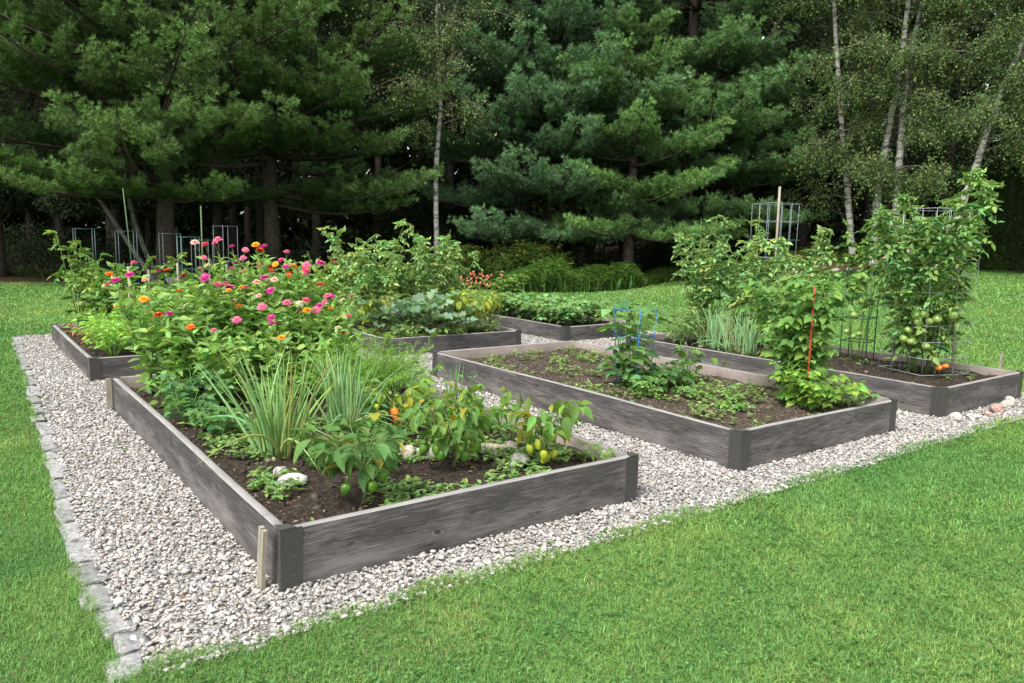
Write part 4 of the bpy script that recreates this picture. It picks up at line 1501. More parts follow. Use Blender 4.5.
def pepper(label, key, u, v, h, rad, n, col, seed, fruit, yellow=.06):
    root, q = plant('pepper_plant', label, 'pepper plant', key, u, v, seed, 'pepper plants')
    gs, gl = Geo(), Geo()
    tube(gs, curve((0, 0, -.01), (q.normal(0, .08), q.normal(0, .08), 1), h * .4, (0, 0, 0), 4), np.linspace(.008, .006, 4), 6, (.12, .17, .06))
    P, D, L = [], [], []
    nb = 6
    ends = []
    for k in range(nb):
        a = 2 * PI * k / nb + q.uniform(-.4, .4)
        C = curve((0, 0, h * .36), (math.cos(a), math.sin(a), q.uniform(.6, 2.2)), h * q.uniform(.5, .75), (math.cos(a) * .04, math.sin(a) * .04, -.03), 6)
        tube(gs, C, np.linspace(.0055, .002, 6), 5, (.13, .2, .06))
        ends.append(C)
        for f in np.clip(q.random(n // nb) ** .7, .1, 1):
            b = at_curve(C, f)
            aa = a + q.normal(0, 1.2)
            e = b + np.array([math.cos(aa), math.sin(aa), q.uniform(-.1, .4)]) * rad * q.uniform(.12, .4)
            tube(gs, [b, e], .0018, 3, (.13, .2, .06), cap=False)
            P.append(e)
            D.append((math.cos(aa), math.sin(aa), q.normal(-.35, .65)))
            L.append(q.uniform(.06, .14))
    m = len(P)
    c = vary(col, m, .2, .07, q)
    yl = q.random(m) < yellow
    c[yl] = vary((.34, .34, .05), int(yl.sum()), .15, .06, q)
    L = np.array(L)
    leaves(gl, np.array(P), np.array(D), UPV + .55 * rdir(m, q), L, L * q.uniform(.4, .58, m), OVATE, c)
    gs.build('stem', M_STEM, root)
    gl.build('foliage', M_LEAF, root)
    for k, (kind, a, rr, z) in enumerate(fruit):
        link('pepper', PEP[kind], root, (rr * math.cos(a), rr * math.sin(a), z), (q.normal(0, .25), q.normal(0, .25), q.uniform(0, 6)), q.uniform(.85, 1.15))
    return root


GP, DP = (.13, .255, .055), (.1, .21, .055)
pepper('bushy pepper plant with green fruit nearest the front board, beside the white rock', 'A', 3.64, 1.72, .48, .28, 130, DP, 430,
       [('green', -1.4, .10, .19), ('green', -.9, .12, .17), ('dark', -2.0, .13, .16), ('green', -.3, .14, .22)])
pepper('middle pepper plant hung with large green peppers above the tan rock', 'A', 3.88, 2.45, .52, .29, 150, GP, 431,
       [('green', -2.3, .15, .2), ('dark', -2.0, .12, .17), ('green', -1.2, .12, .2), ('green', -2.7, .18, .19), ('dark', -.8, .1, .16), ('green', -.3, .15, .22)])
pepper('yellowing pepper plant with lime green fruit near the right corner of the front board', 'A', 3.68, 2.98, .52, .25, 110, (.15, .28, .055), 432,
       [('lime', -1.9, .1, .2), ('lime', -1.5, .12, .14), ('lime', -2.3, .13, .17), ('lime', -.9, .11, .24), ('lime', -1.2, .1, .11), ('lime', -.4, .1, .12), ('lime', -2.7, .1, .25)], .22)
pepper('small pepper plant bearing one bright orange pepper at mid bed', 'A', 5.05, 2.66, .40, .24, 90, (.18, .32, .06), 433,
       [('orange', -1.5, .25, .21), ('lime', -2.0, .22, .22)], .15)
pepper('small bright pepper plant behind the middle one, before the thin onions', 'A', 4.6, 2.95, .40, .24, 90, (.18, .33, .06), 434, [('green', -1.5, .1, .15)], .12)
pepper('low pepper seedling at the left end of the front board', 'A', 4.2, 1.9, .34, .2, 64, GP, 435, [])
pepper('lime leaved pepper plant at the near right corner of the kale bed', 'C', 9.2, 6.15, .62, .36, 240, (.27, .38, .055), 436, [('lime', -1.5, .15, .3), ('lime', -2.2, .18, .25)], .3)
pepper('lime leaved pepper plant between the kale and the corner pepper', 'C', 9.55, 5.95, .66, .36, 220, (.27, .38, .055), 437, [('lime', -1.6, .16, .3)], .25)
pepper('yellow green pepper plant at the left end of the kale row', 'C', 9.7, 4.75, .55, .3, 160, (.27, .38, .055), 438, [('lime', -1.6, .16, .25)], .25)

for k, (u, v, h, rd, n_, ll, wd_, c_, lab) in enumerate((
        (5.3, 2.45, .34, .26, 90, .08, .45, (.14, .27, .06), 'low leafy plant between the onions and the orange pepper'),
        (4.75, 2.55, .26, .24, 64, .08, .46, (.12, .25, .06), 'low leafy plant behind the middle pepper, left of the small bright one'),
        (4.35, 2.15, .24, .24, 60, .075, .46, (.11, .23, .06), 'low leafy plant behind the pepper nearest the front board'),
        (4.35, 1.75, .22, .2, 44, .07, .46, (.1, .22, .06), 'sprawling leafy plant between the white rock and the onions'),
        (5.55, 3.1, .38, .24, 80, .075, .45, (.15, .29, .06), 'leafy plant along the right board behind the thin onions'),
        (5.35, 1.45, .22, .18, 50, .07, .6, (.11, .24, .07), 'low leafy plant along the left board behind the big onion clump'),
        (5.9, 1.38, .26, .2, 56, .075, .65, (.11, .24, .075), 'dark leafy plant along the left board before the bean'),
        (6.5, 1.42, .3, .22, 70, .08, .55, (.15, .3, .07), 'leafy plant along the left board under the zinnias'),
        (4.25, 3.15, .2, .18, 36, .06, .5, (.14, .27, .06), 'low weed by the right board behind the yellowing pepper'))):
    bush('leafy_plant', lab, 'leafy plant', 'A', u, v, h, rd, n_, ll, wd_, c_, 460 + k, 'low leafy plants in the front bed', LANCE if wd_ < .5 else OVATE, False, .15, .1)

# carrots
def fronds(label, u, v, h, rad, n, seed):
    root, q = plant('carrot_plant', label, 'carrots', 'A', u, v, seed, 'carrot tops in the front bed')
    g = Geo()
    P, D, L = [], [], []
    for k in range(n):
        a = q.uniform(0, 2 * PI)
        Ls = h * q.uniform(.75, 1.25)
        t = q.uniform(.1, .9)
        C = curve((q.normal(0, rad * .35), q.normal(0, rad * .35), 0), (math.cos(a) * t, math.sin(a) * t, 1), Ls, (math.cos(a) * .1, math.sin(a) * .1, -.12), 7)
        tube(g, C, np.linspace(.002, .0008, 7), 3, (.14, .25, .05), cap=False)
        for f in np.linspace(.3, 1, 15):
            b = at_curve(C, f)
            for sd in (-1, 1):
                aa = a + sd * 1.1 + q.normal(0, .2)
                d = np.array([math.cos(aa), math.sin(aa), .35])
                ln = .085 * (1.15 - f) + .015
                for j in range(6):
                    P.append(b + d * ln * (j / 5))
                    D.append(d + q.normal(0, .6, 3))
                    L.append(q.uniform(.018, .032))
    m = len(P)
    leaves(g, np.array(P), np.array(D), UPV + .5 * rdir(m, q), np.array(L), .006, DIAM, vary((.2, .37, .065), m, .15, .05, q))
    g.build('foliage', M_LEAF, root)


fronds('feathery bright carrot tops in the middle of the front bed', 5.85, 2.8, .58, .26, 60, 440)
fronds('feathery carrot tops beside the right board of the front bed', 6.15, 3.1, .58, .26, 56, 441)
fronds('feathery carrot tops just behind the orange pepper', 5.65, 2.55, .5, .22, 46, 442)


# ------------------------------------------------------------------ wire cages and poles
def wires(segs, rad, col, sides=5):
    g = Geo()
    for a, b in segs:
        a, b = np.array(a, float), np.array(b, float)
        tube(g, [a, (a + b) / 2, b], rad, sides, col)
    return g


def square_cage(name, label, pos, rz, w, h, nring, rad, col, group, taper=1.0, cat='tomato cage'):
    """four legs and square rings; legs and each ring are parts"""
    root = thing(name, label, cat, pos, rz, group)
    cs = [(-.5, -.5), (.5, -.5), (.5, .5), (-.5, .5)]
    for cx, cy in cs:
        wires([((cx * w * taper, cy * w * taper, -.12), (cx * w, cy * w, h))], rad * 1.25, col).build('leg', M_METAL, root)
    for k in range(nring):
        f = (k + 1) / nring
        ww = w * (taper + (1 - taper) * f)
        z = h * f - .01
        wires([((cs[j][0] * ww, cs[j][1] * ww, z), (cs[(j + 1) % 4][0] * ww, cs[(j + 1) % 4][1] * ww, z)) for j in range(4)], rad, col).build('ring', M_METAL, root)
    return root


def bp(key, u, v, dz=-.01):
    x, y = W(u, v)
    return (x, y, SOILZ[key] + dz)


TEAL, BLUE, GREEN, GALV = (.012, .042, .04), (.02, .15, .36), (.03, .09, .05), (.33, .35, .36)
gc_ = 'square wire tomato cages at the back left'
square_cage('tomato_cage', 'teal square tomato cage above the leftmost tomato plants', bp('G', 11.9, 1.55), AL, .23, 1.38, 3, .004, TEAL, gc_)
square_cage('tomato_cage', 'teal square tomato cage beside the tall green pole, left of the zinnias', bp('G', 11.8, 2.05), AL, .23, 1.36, 3, .004, TEAL, gc_)
square_cage('tomato_cage', 'dark teal tomato cage behind the orange blooms at the left of the zinnias', bp('G', 11.5, 2.55), AL, .23, 1.34, 3, .004, (.012, .045, .045), gc_)
square_cage('tomato_cage', 'bright teal low tomato cage behind the magenta zinnia blooms', bp('G', 11.2, 2.72), AL, .23, 1.3, 3, .004, (.012, .07, .066), gc_)
square_cage('tomato_cage', 'pale grey green tomato cage behind the second green pole', bp('G', 11.4, 2.95), AL, .23, 1.26, 3, .004, (.04, .06, .055), gc_)
square_cage('tomato_cage', 'tallest grey tomato cage standing above the centre of the zinnias', bp('G', 11.3, 3.25), AL + .3, .23, 1.46, 3, .004, (.06, .08, .08), gc_)


def pole(name, label, pos, h, rad, col, lean=(0, 0), cat='garden pole', group=None, mat=None):
    g = Geo()
    tube(g, [(0, 0, -.1), (lean[0] * .5, lean[1] * .5, h * .5), (lean[0], lean[1], h)], rad, 8, col)
    return tag(g.build(name, mat or M_PLASTIC, None, pos), label, cat, group)


gp = 'garden poles at the back left'
pole('garden_pole', 'tall slim green pole leaning slightly left behind the tomatoes', bp('G', 12.0, 2.2), 1.95, .008, (.06, .11, .035), (-.14, 0), 'garden pole', gp)
pole('garden_pole', 'green pole rising above the pink zinnias', bp('G', 11.2, 2.9), 1.72, .009, (.08, .14, .04), (0, 0), 'garden pole', gp)
for lab, u, v, h in (('grey weathered stake among the red tomatoes at the far left', 10.6, 1.85, .92), ('slim brown stake left of the leftmost orange zinnia', 11.2, 2.2, .85),
                     ('pale stake behind the leftmost magenta zinnia', 10.9, 2.5, .95), ('thick grey stake topped by the green pole behind the zinnias', 11.25, 3.0, 1.0), ('greyed stake right of the cream zinnia bloom', 10.6, 3.05, .95)):
    pole('wooden_stake', lab, bp('G', u, v), h, .013, (.24, .22, .19), (0, 0), 'stake', 'plant stakes at the back left', M_STAKE)

square_cage('tomato_cage', 'bright blue wire cage holding a leafy plant in the bare soil bed', bp('B', 5.3, 5.42), AL + .2, .30, .78, 3, .004, BLUE, None, .72)
square_cage('tomato_cage', 'slim dark green tomato cage beside the big wire cage', bp('E', 4.95, 8.9), AL + .2, .30, 1.12, 4, .006, GREEN, None)


def mesh_cage(name, label, pos, rad_, h, nr, nv, wr, col, cat, poles=()):
    root = thing(name, label, cat, pos, .3)
    g = Geo()
    for k in range(nv):
        a = 2 * PI * k / nv
        sq = rad_ / max(abs(math.cos(a)), abs(math.sin(a)))
        tube(g, [(sq * math.cos(a), sq * math.sin(a), -.02), (sq * math.cos(a), sq * math.sin(a), h * .5), (sq * 1.02 * math.cos(a), sq * 1.02 * math.sin(a), h)], wr, 4, col)
    for k in range(nr):
        z = h * (k + .3) / (nr - .7)
        for a0_, b0_ in (((-1, -1), (1, -1)), ((1, -1), (1, 1)), ((1, 1), (-1, 1)), ((-1, 1), (-1, -1))):
            tube(g, [(rad_ * a0_[0], rad_ * a0_[1], z), (rad_ * b0_[0], rad_ * b0_[1], z)], wr, 4, col)
    g.build('mesh', M_METAL, root)
    for (a, hh, rr) in poles:
        gp_ = Geo()
        tube(gp_, [(rad_ * 1.06 * math.cos(a), rad_ * 1.06 * math.sin(a), -.1), (rad_ * .9 * math.cos(a), rad_ * .9 * math.sin(a), hh * .5), (rad_ * .8 * math.cos(a), rad_ * .8 * math.sin(a), hh)], rr, 7, (.24, .2, .16))
        gp_.build('support_pole', M_STAKE, root)
    return root


mesh_cage('wire_cage', 'tall square galvanised wire cage round the biggest tomato plant', bp('E', 4.08, 8.72), .31, 1.82, 11, 16, .0028, GALV, 'wire cage', [(-1.2, 2.02, .014), (2.0, 1.7, .014)])
x, y = 7.35, 22.0
mesh_cage('wire_trellis', 'empty galvanised wire trellis standing on the far lawn', (x, y, gz(x, y)), .50, 2.15, 5, 10, .007, (.2, .24, .26), 'trellis', [(-2.0, 2.6, .035)])
pole('garden_pole', 'bright red stake in the leafy climbing plant', bp('B', 3.80, 6.06), 1.08, .009, (.42, .05, .025), (0, 0), 'garden pole')


# ------------------------------------------------------------------ tomatoes
def tomato(label, key, u, v, h, rad, nst, nleaf, col, seed, fruit=(), lmin=.06, size=.2, narrow=False):
    root, q = plant('tomato_plant', label, 'tomato plant', key, u, v, seed, 'tomato plants')
    gs, gl = Geo(), Geo()
    P, D, L = [], [], []
    stems = []
    for k in range(nst):
        a = 2 * PI * k / nst + q.uniform(-.5, .5)
        t = q.uniform(.15, 1.0)
        Ls = h * q.uniform(.72, 1.08)
        C = curve((.16 * rad * math.cos(a), .16 * rad * math.sin(a), 0), (math.cos(a) * t * rad / h, math.sin(a) * t * rad / h, 1), Ls, (math.cos(a) * rad * q.uniform(-.2, .35), math.sin(a) * rad * q.uniform(-.2, .35), -.08 * h), 9)
        tube(gs, C, np.linspace(.009, .0035, 9), 5, (.14, .22, .06))
        stems.append(C)
        for f in np.clip(lmin + (1 - lmin) * q.random(nleaf // nst) ** .8, 0, 1):
            b = at_curve(C, f)
            aa = q.uniform(0, 2 * PI)
            P.append(b)
            D.append((math.cos(aa), math.sin(aa), q.normal(.45, .45)))
            L.append(size * q.uniform(.65, 1.2) * (1.1 - .35 * f))
    P, D, L = np.array(P), nrm(np.array(D)), np.array(L)
    n = len(P)
    cl = vary(col, n, .18, .06, q)
    side = nrm(np.cross(D, UPV))
    LP, LD, LL, LC = [], [], [], []
    Z = np.array([0, 0, 1.])
    for f, ang, sz in ((.3, 1, .30), (.3, -1, .30), (.58, 1, .40), (.58, -1, .40), (.82, 1, .36), (.82, -1, .36), (.98, 0, .45)):
        Q = P + D * (L * f)[:, None] - Z * (L * .45 * f * f)[:, None]
        LP.append(Q)
        LD.append(nrm(D * (1.0 if ang == 0 else .55) + side * ang * .95 + Z * (q.normal(-.25, .6, (n, 1)))))
        LL.append(L * sz * q.uniform(.85, 1.15, n))
        LC.append(cl)
    m = n * 7
    LL = np.concatenate(LL)
    leaves(gl, np.concatenate(LP), np.concatenate(LD), UPV + .8 * rdir(m, q), LL, LL * (.42 if narrow else .58), OVATE, np.concatenate(LC) * np.exp(q.normal(0, .08, (m, 1))))
    leaves(gl, P, nrm(D - [0, 0, .22]), UPV, L, .004, STRAP, cl)
    gs.build('stem', M_STEM, root)
    gl.build('foliage', M_LEAF, root)
    for (c, x_, y_, z_, s_r) in fruit:
        link('tomato', TOM[c], root, (x_, y_, z_), (q.normal(0, .3), q.normal(0, .3), q.uniform(0, 6)), s_r / .035)
    return root


def tom_mesh(name, col):
    V, F = ICO[2]
    g = Geo()
    a = np.arctan2(V[:, 1], V[:, 0])
    g.add(V * (1 + .03 * np.cos(5 * a))[:, None] * [.036, .036, .031], [F], col)
    n = 5
    aa = np.linspace(0, 2 * PI, n, endpoint=False)
    leaves(g, np.stack([.003 * np.cos(aa), .003 * np.sin(aa), np.full(n, .029)], 1), np.stack([np.cos(aa), np.sin(aa), np.full(n, .2)], 1), UPV, .028, .008, DIAM, (.08, .16, .03))
    return g.mesh(name, M_FRUIT)


TOM = {'green': tom_mesh('green_tomato', (.22, .33, .08)), 'red': tom_mesh('ripe_tomato', (.60, .09, .02)), 'orange': tom_mesh('orange_tomato', (.72, .2, .02))}
TL = (.28, .43, .16)


def fruit(kind, side, out, z, size, face=(-.48, -.88)):
    """a fruit hanging on the open side of a plant: side along the face, out towards it"""
    return (kind, face[0] * out - face[1] * side, face[1] * out + face[0] * side, z, size)


tomato('biggest tomato plant, bursting from the tall galvanised wire cage, with green fruit', 'E', 4.08, 8.72, 2.3, .72, 10, 960, (.2, .35, .11), 501,
       [fruit('green', a, b, z, q_) for a, b, z, q_ in ((-.20, .36, .42, .048), (-.12, .38, .40, .045), (-.16, .36, .52, .04), (-.10, .37, .67, .042), (-.02, .38, .70, .046), (-.07, .38, .61, .046), (.03, .38, .63, .042),
                                                        (.10, .37, .66, .048), (.02, .38, .36, .044), (.10, .36, .84, .044), (.24, .33, .70, .05))] +
       [fruit('orange', .16, .36, .14, .034), fruit('orange', .22, .34, .16, .03)], .12, .19)
tomato('leggy tomato vines with green fruit in the slim dark green cage', 'E', 4.95, 8.9, 1.75, .3, 6, 90, (.2, .35, .1), 502,
       [fruit('green', a, b, z, q_) for a, b, z, q_ in ((-.05, .17, .58, .045), (.04, .18, .76, .05), (-.12, .16, .38, .034), (.02, .17, .36, .034), (-.04, .17, .33, .036))], .5, .2)
tomato('feathery tomato plant behind the red staked climber', 'E', 5.6, 8.6, 1.62, .36, 9, 220, TL, 503, [], .1, .2)
tomato('left one of two dense tomato plants behind the leeks', 'E', 7.0, 8.5, 1.78, .44, 11, 360, (.24, .39, .145), 504, [], .05, .18)
tomato('right one of two dense tomato plants behind the leeks', 'E', 6.45, 8.75, 1.8, .44, 11, 360, TL, 505, [], .05, .18)
tomato('tall spreading tomato plant at the left of the kale bed', 'C', 10.6, 5.15, 1.62, .72, 13, 360, (.30, .46, .17), 506, [], .05, .19)
tomato('tall spreading tomato plant in the middle of the kale bed', 'C', 10.5, 5.95, 1.56, .74, 13, 380, (.31, .47, .175), 507, [], .05, .19)
tomato('lower tomato plant at the right of the kale bed with arching tips', 'C', 10.6, 6.45, 1.3, .56, 11, 280, (.30, .46, .17), 508, [], .05, .18)
tomato('yellowing tomato plant at the back left of the kale bed', 'C', 11.3, 4.8, 1.15, .5, 9, 190, (.27, .36, .1), 509, [], .05, .18)
GF = (.48, -.88)
tomato('leftmost tomato plant with three ripe tomatoes behind the basil', 'G', 11.0, 1.72, 1.1, .4, 10, 190, (.21, .35, .09), 510,
       [fruit('red', .12, .36, .44, .05, GF), fruit('red', .2, .36, .48, .05, GF), fruit('orange', .04, .36, .42, .046, GF), fruit('green', -.08, .32, .66, .045, GF), fruit('green', .02, .3, .76, .045, GF)], .12, .19)
tomato('thin tall tomato plant reaching up at the far left corner of its bed', 'G', 11.6, 1.45, 1.42, .3, 6, 84, (.19, .31, .08), 511, [fruit('green', 0, .25, .4, .04, GF), fruit('green', -.05, .25, .62, .04, GF)], .1, .18)
tomato('tomato plant showing behind the left zinnias under the teal cages', 'G', 11.2, 2.6, 1.15, .36, 9, 150, (.21, .35, .095), 512, [], .1, .17)

# ------------------------------------------------------------------ kale, beans, basil, climbers
def kale(label, u, v, h, n, col, seed):
    root, q = plant('kale_plant', label, 'kale', 'C', u, v, seed, 'kale in the bed behind the bare soil')
    gs, gl = Geo(), Geo()
    P, D, L = [], [], []
    for k in range(n):
        a = k * 2.4 + q.uniform(-.3, .3)
        b = np.array([.02 * math.cos(a), .02 * math.sin(a), h * (.06 + .6 * k / n)])
        d = np.array([math.cos(a), math.sin(a), q.uniform(.2, 1.1)])
        e = b + nrm(d) * h * .32
        tube(gs, [b, (b + e) / 2, e], [.006, .005, .004], 5, (.3, .38, .24))
        P.append(e)
        D.append(d)
        L.append(h * q.uniform(.36, .58))
    tube(gs, [(0, 0, -.02), (0, 0, h * .4), (0, 0, h * .75)], [.014, .013, .009], 6, (.2, .26, .13))
    m = len(P)
    L = np.array(L)
    leaves(gl, np.array(P), np.array(D), UPV + .4 * rdir(m, q), L, L * .6, RUFF, vary(col, m, .18, .04, q))
    gs.build('stem', M_STEM, root)
    gl.build('foliage', M_LEAF, root)


for k, (u, v, h, rd, lab) in enumerate(((9.0, 4.95, .26, .24, 'low leafy plant at the front left of the kale bed'), (8.98, 5.55, .22, .24, 'low leafy plant at the front middle of the kale bed'),
                                        (9.05, 6.3, .3, .26, 'low leafy plant at the front right corner of the kale bed'))):
    bush('leafy_plant', lab, 'leafy plant', 'C', u, v, h, rd, 80, .085, .5, (.2, .33, .09), 480 + k, 'low leafy plants before the kale', OVATE, False, .1, .05)

KC = (.2, .33, .2)
for k, (u, v, h, lab) in enumerate(((9.6, 4.8, .56, 'blue green kale plant at the left end of the kale row'), (9.3, 5.05, .54, 'blue green kale plant, second from the left in the row'),
                                    (9.1, 5.3, .52, 'kale plant with broad grey green leaves nearest the front board of its bed'), (9.4, 5.5, .58, 'kale plant behind the broad leaved front one'),
                                    (9.12, 5.7, .50, 'kale plant at the right end of the row beside the lime leaved pepper'))):
    kale(lab, u, v, h, 24, KC if k != 2 else (.22, .34, .22), 520 + k)

BN = (.19, .34, .12)
for k, (u, v, h, rd, lab) in enumerate(((9.15, 7.9, .40, .36, 'low bush bean at the near corner of the bean bed'), (9.65, 7.85, .40, .36, 'bush bean behind the corner one along the left board'),
                                        (9.35, 8.45, .40, .36, 'bush bean at the right front of the bean bed'), (10.2, 7.85, .42, .36, 'bush bean in the middle of the left board of its bed'),
                                        (9.9, 8.45, .42, .38, 'bush bean in the middle of the bean bed'), (10.8, 7.9, .44, .36, 'bush bean toward the far end of the left board'),
                                        (10.5, 8.5, .44, .38, 'bush bean toward the back right of the bean bed'))):
    bush('bean_plant', lab, 'bean plant', 'D', u, v, h, rd, 110, .105, .74, BN, 530 + k, 'bush beans at the back', OVATE, True, .05)
bush('bean_plant', 'taller leafy bean at the back of the bean bed', 'bean plant', 'D', 11.4, 8.3, .72, .36, 120, .12, .6, (.17, .3, .08), 540, 'bush beans at the back', OVATE, True, .1)

# salmon flowered plant behind
root, q = bush('flowering_plant', 'salmon flowered plant at the far end of the bean bed', 'flowering plant', 'D', 11.6, 7.85, .62, .42, 110, .08, .5, (.2, .32, .09), 541)
g = Geo()
n = 46
a, rr2 = q.uniform(0, 2 * PI, n), .42 * np.sqrt(q.random(n))
P = np.stack([rr2 * np.cos(a), rr2 * np.sin(a), q.uniform(.5, .72, n)], 1)
for _ in range(6):
    leaves(g, P, nrm(rdir(n, q) + [0, 0, .4]), UPV + .4 * rdir(n, q), .04, .028, DIAM, vary((.75, .3, .2), n, .12, .04, q))
g.build('blossom', M_PETAL, root)

for k, (u, v, h, lab) in enumerate(((9.2, 1.42, .44, 'bright green basil at the near left corner of its bed'), (9.25, 1.8, .44, 'bright green basil right of the corner one'), (9.65, 1.42, .46, 'bright green basil behind the corner one'),
                                    (9.75, 1.85, .48, 'bright green basil in the back right of the basil patch'), (9.3, 2.3, .44, 'bright green basil partly behind the zinnias'))):
    bush('basil_plant', lab, 'basil', 'G', u, v, h, .32, 300, .066, .58, (.26, .48, .085), 550 + k, 'basil in the far left bed', OVATE, False, .0, .2, 14)

# climbers and shrubs in the bare soil bed
bush('climbing_bean', 'tall leafy climbing bean round a bright red stake', 'climbing bean', 'B', 3.98, 6.22, 1.2, .42, 330, .105, .74, (.15, .29, .07), 560, None, OVATE, True, .25, .01, 14)
bush('bean_plant', 'low lime green bean leaves at the foot of the red stake', 'bean plant', 'B', 3.75, 6.05, .40, .42, 150, .085, .7, (.2, .36, .065), 561, None, OVATE, True, .1, .1)
bush('squash_plant', 'dark leafy plant growing up through the blue cage', 'squash plant', 'B', 5.35, 5.38, .92, .34, 120, .14, .85, (.14, .27, .085), 562, None, OVATE, False, .1, .05)
bush('bean_plant', 'dark low leaves spreading at the foot of the blue cage', 'bean plant', 'B', 5.15, 5.45, .28, .38, 100, .1, .8, (.1, .22, .07), 563, None, OVATE, True, .1)
bush('bean_plant', 'slim young bean plant on the soil right of the blue cage', 'bean plant', 'B', 5.15, 6.05, .42, .14, 22, .09, .7, (.14, .27, .07), 564, None, OVATE, True, .1)
for k, (u, v, h, rd, lab) in enumerate(((4.6, 5.55, .14, .22, 'low pale seedling patch in the middle of the bare soil bed'), (4.35, 5.75, .13, .22, 'low bright strawberry like seedling left of the red stake'),
                                        (4.85, 5.15, .18, .16, 'small feathery seedling before the blue cage'), (5.0, 5.8, .2, .16, 'small leafy seedling right behind the blue cage foot'),
                                        (3.65, 6.45, .22, .22, 'low bright seedling inside the right corner of the bare soil bed'), (4.1, 5.4, .10, .2, 'flat pale seedling nearest the left board of the bare soil bed'))):
    bush('seedling', lab, 'seedling', 'B', u, v, h, rd, 40, .055, .7, (.2, .35, .1), 570 + k, 'seedlings in the bare soil bed', OVATE, True, .0, .1, 8)
g = Geo()
q = np.random.default_rng(580)
C = curve((0, 0, 0), (.25, .25, 1), .85, (.75, .45, -.62), 12)
tube(g, C, np.linspace(.005, .002, 12), 5, (.2, .16, .07))
root = thing('arching_cane', 'thin arching cane with a few leaves right of the blue cage', 'cane', bp('B', 5.2, 5.6))
g.build('stem', M_STEM, root)
g = Geo()
Pc = np.array([at_curve(C, f) for f in (.3, .4, .5, .55, .7, .85, .98)])
leaves(g, Pc, nrm(rdir(7, q) + [0, 0, .2]), UPV + .2 * rdir(7, q), .11, .085, OVATE, vary((.15, .28, .06), 7, .15, .05, q))
g.build('foliage', M_LEAF, root)

bush('herb_plant', 'willowy narrow leaved herb behind the bare soil bed, left of the leeks', 'herb', 'E', 6.95, 8.05, .55, .42, 300, .095, .32, (.19, .31, .11), 590, None, LANCE)
bush('herb_plant', 'slim upright leafy plant at the far corner of the leek bed', 'herb', 'E', 7.42, 7.72, .62, .2, 90, .085, .5, (.15, .28, .075), 591)
bush('bean_plant', 'thin bean vine between the leeks and the big caged tomato', 'bean plant', 'E', 5.5, 8.1, .55, .22, 36, .09, .7, (.17, .31, .08), 592, None, OVATE, True, .1)
bush('seedling', 'small plant outgrown at the right corner of the pepper bed', 'seedling', 'A', 3.5, 3.3, .16, .11, 20, .05, .8, (.22, .36, .1), 593)

# weeds and litter too small to count
def bed_weeds(key, n, u0_, u1_, v0_, v1_, col, seed, label):
    q = np.random.default_rng(seed)
    g = Geo()
    u, v = q.uniform(u0_, u1_, n), q.uniform(v0_, v1_, n)
    k = lowfreq(u * 2.2, v * 2.2, 2.2, seed) > -.1
    u, v = u[k], v[k]
    n = len(u)
    x, y = W(u, v)
    for j in range(7):
        a = q.uniform(0, 2 * PI, n)
        s = q.uniform(.015, .055, n)
        P = np.stack([x, y, np.full(n, SOILZ[key] + .006) + q.uniform(0, .05, n)], 1)
        D = np.stack([np.cos(a), np.sin(a), q.uniform(0, .9, n)], 1)
        leaves(g, P, D, UPV + .2 * rdir(n, q), s, s * .6, OVATE, vary(col, n, .25, .08, q))
    tag(g.build('weeds', M_LEAF), label, 'weeds', kind='stuff')


bed_weeds('A', 1700, 3.4, 5.8, 1.3, 3.3, (.2, .33, .10), 601, 'tiny weeds sprouting on the soil among the peppers')
bed_weeds('B', 900, 3.4, 7.5, 4.6, 6.6, (.22, .32, .11), 602, 'tiny weeds sprouting over the bare soil bed')
bed_weeds('E', 120, 3.4, 7.3, 7.7, 9.3, (.2, .3, .1), 603, 'tiny weeds on the dark soil round the caged tomato')
bed_weeds('C', 900, 8.88, 9.7, 4.6, 6.6, (.22, .3, .1), 604, 'tiny weeds at the front of the kale bed')
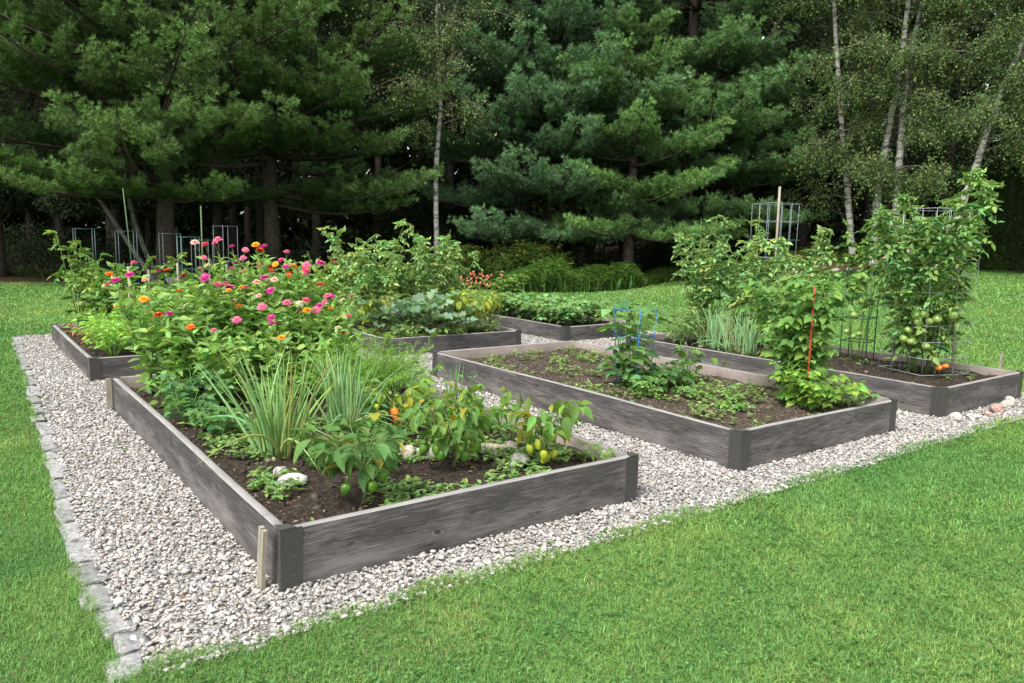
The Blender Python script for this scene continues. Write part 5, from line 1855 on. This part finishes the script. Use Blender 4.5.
# dead leaves at the far left
g = Geo()
q = np.random.default_rng(606)
n = 130
u, v = q.uniform(10.1, 11.9, n), q.uniform(1.25, 1.75, n)
x, y = W(u, v)
leaves(g, np.stack([x, y, SOILZ['G'] + q.uniform(.01, .12, n)], 1), rdir(n, q) * [1, 1, .5], UPV + .5 * rdir(n, q), q.uniform(.06, .14, n), q.uniform(.02, .05, n), LANCE, vary((.33, .2, .1), n, .35, .08, q))
tag(g.build('dead_leaves', M_LEAF), 'dry brown dead leaves on the soil of the far left bed', 'dead leaves', kind='stuff')

# flowers at the wood edge
x, y = 8.2, 22.3
root = thing('flower_pot', 'white pot of red flowers on the lawn beside the empty trellis', 'flower pot', (x, y, gz(x, y)))
g = Geo()
tube(g, [(0, 0, 0), (0, 0, .12), (0, 0, .24), (0, 0, .25), (0, 0, .23)], [.12, .14, .165, .15, .13], 16, (.6, .58, .55))
g.build('pot', M_PLASTIC, root)
g = Geo()
q = np.random.default_rng(610)
n = 160
d = rdir(n, q)
leaves(g, d * [.17, .17, .16] + [0, 0, .33], d, UPV + .4 * rdir(n, q), .07, .05, OVATE, vary((.07, .15, .04), n, .2, .06, q))
g.build('foliage', M_LEAF, root)
g = Geo()
n = 60
d = rdir(n, q)
d[:, 2] = abs(d[:, 2])
leaves(g, d * [.2, .2, .22] + [0, 0, .36], rdir(n, q), rdir(n, q), .07, .06, DIAM, vary((.6, .05, .09), n, .15, .04, q))
g.build('blossom', M_PETAL, root)
x, y = 10.75, 22.1
root = thing('flowering_plant', 'pink flowered plant at the front of the birch mulch ring', 'flowering plant', (x, y, gz(x, y)))
g = Geo()
n = 140
d = rdir(n, q)
leaves(g, d * [.3, .3, .22] + [0, 0, .22], d, UPV + .4 * rdir(n, q), .1, .06, OVATE, vary((.12, .22, .06), n, .2, .06, q))
g.build('foliage', M_LEAF, root)
g = Geo()
n = 40
d = rdir(n, q)
d[:, 2] = abs(d[:, 2])
leaves(g, d * [.3, .3, .32] + [0, 0, .28], rdir(n, q), rdir(n, q), .09, .07, DIAM, vary((.65, .2, .3), n, .15, .04, q))
g.build('blossom', M_PETAL, root)
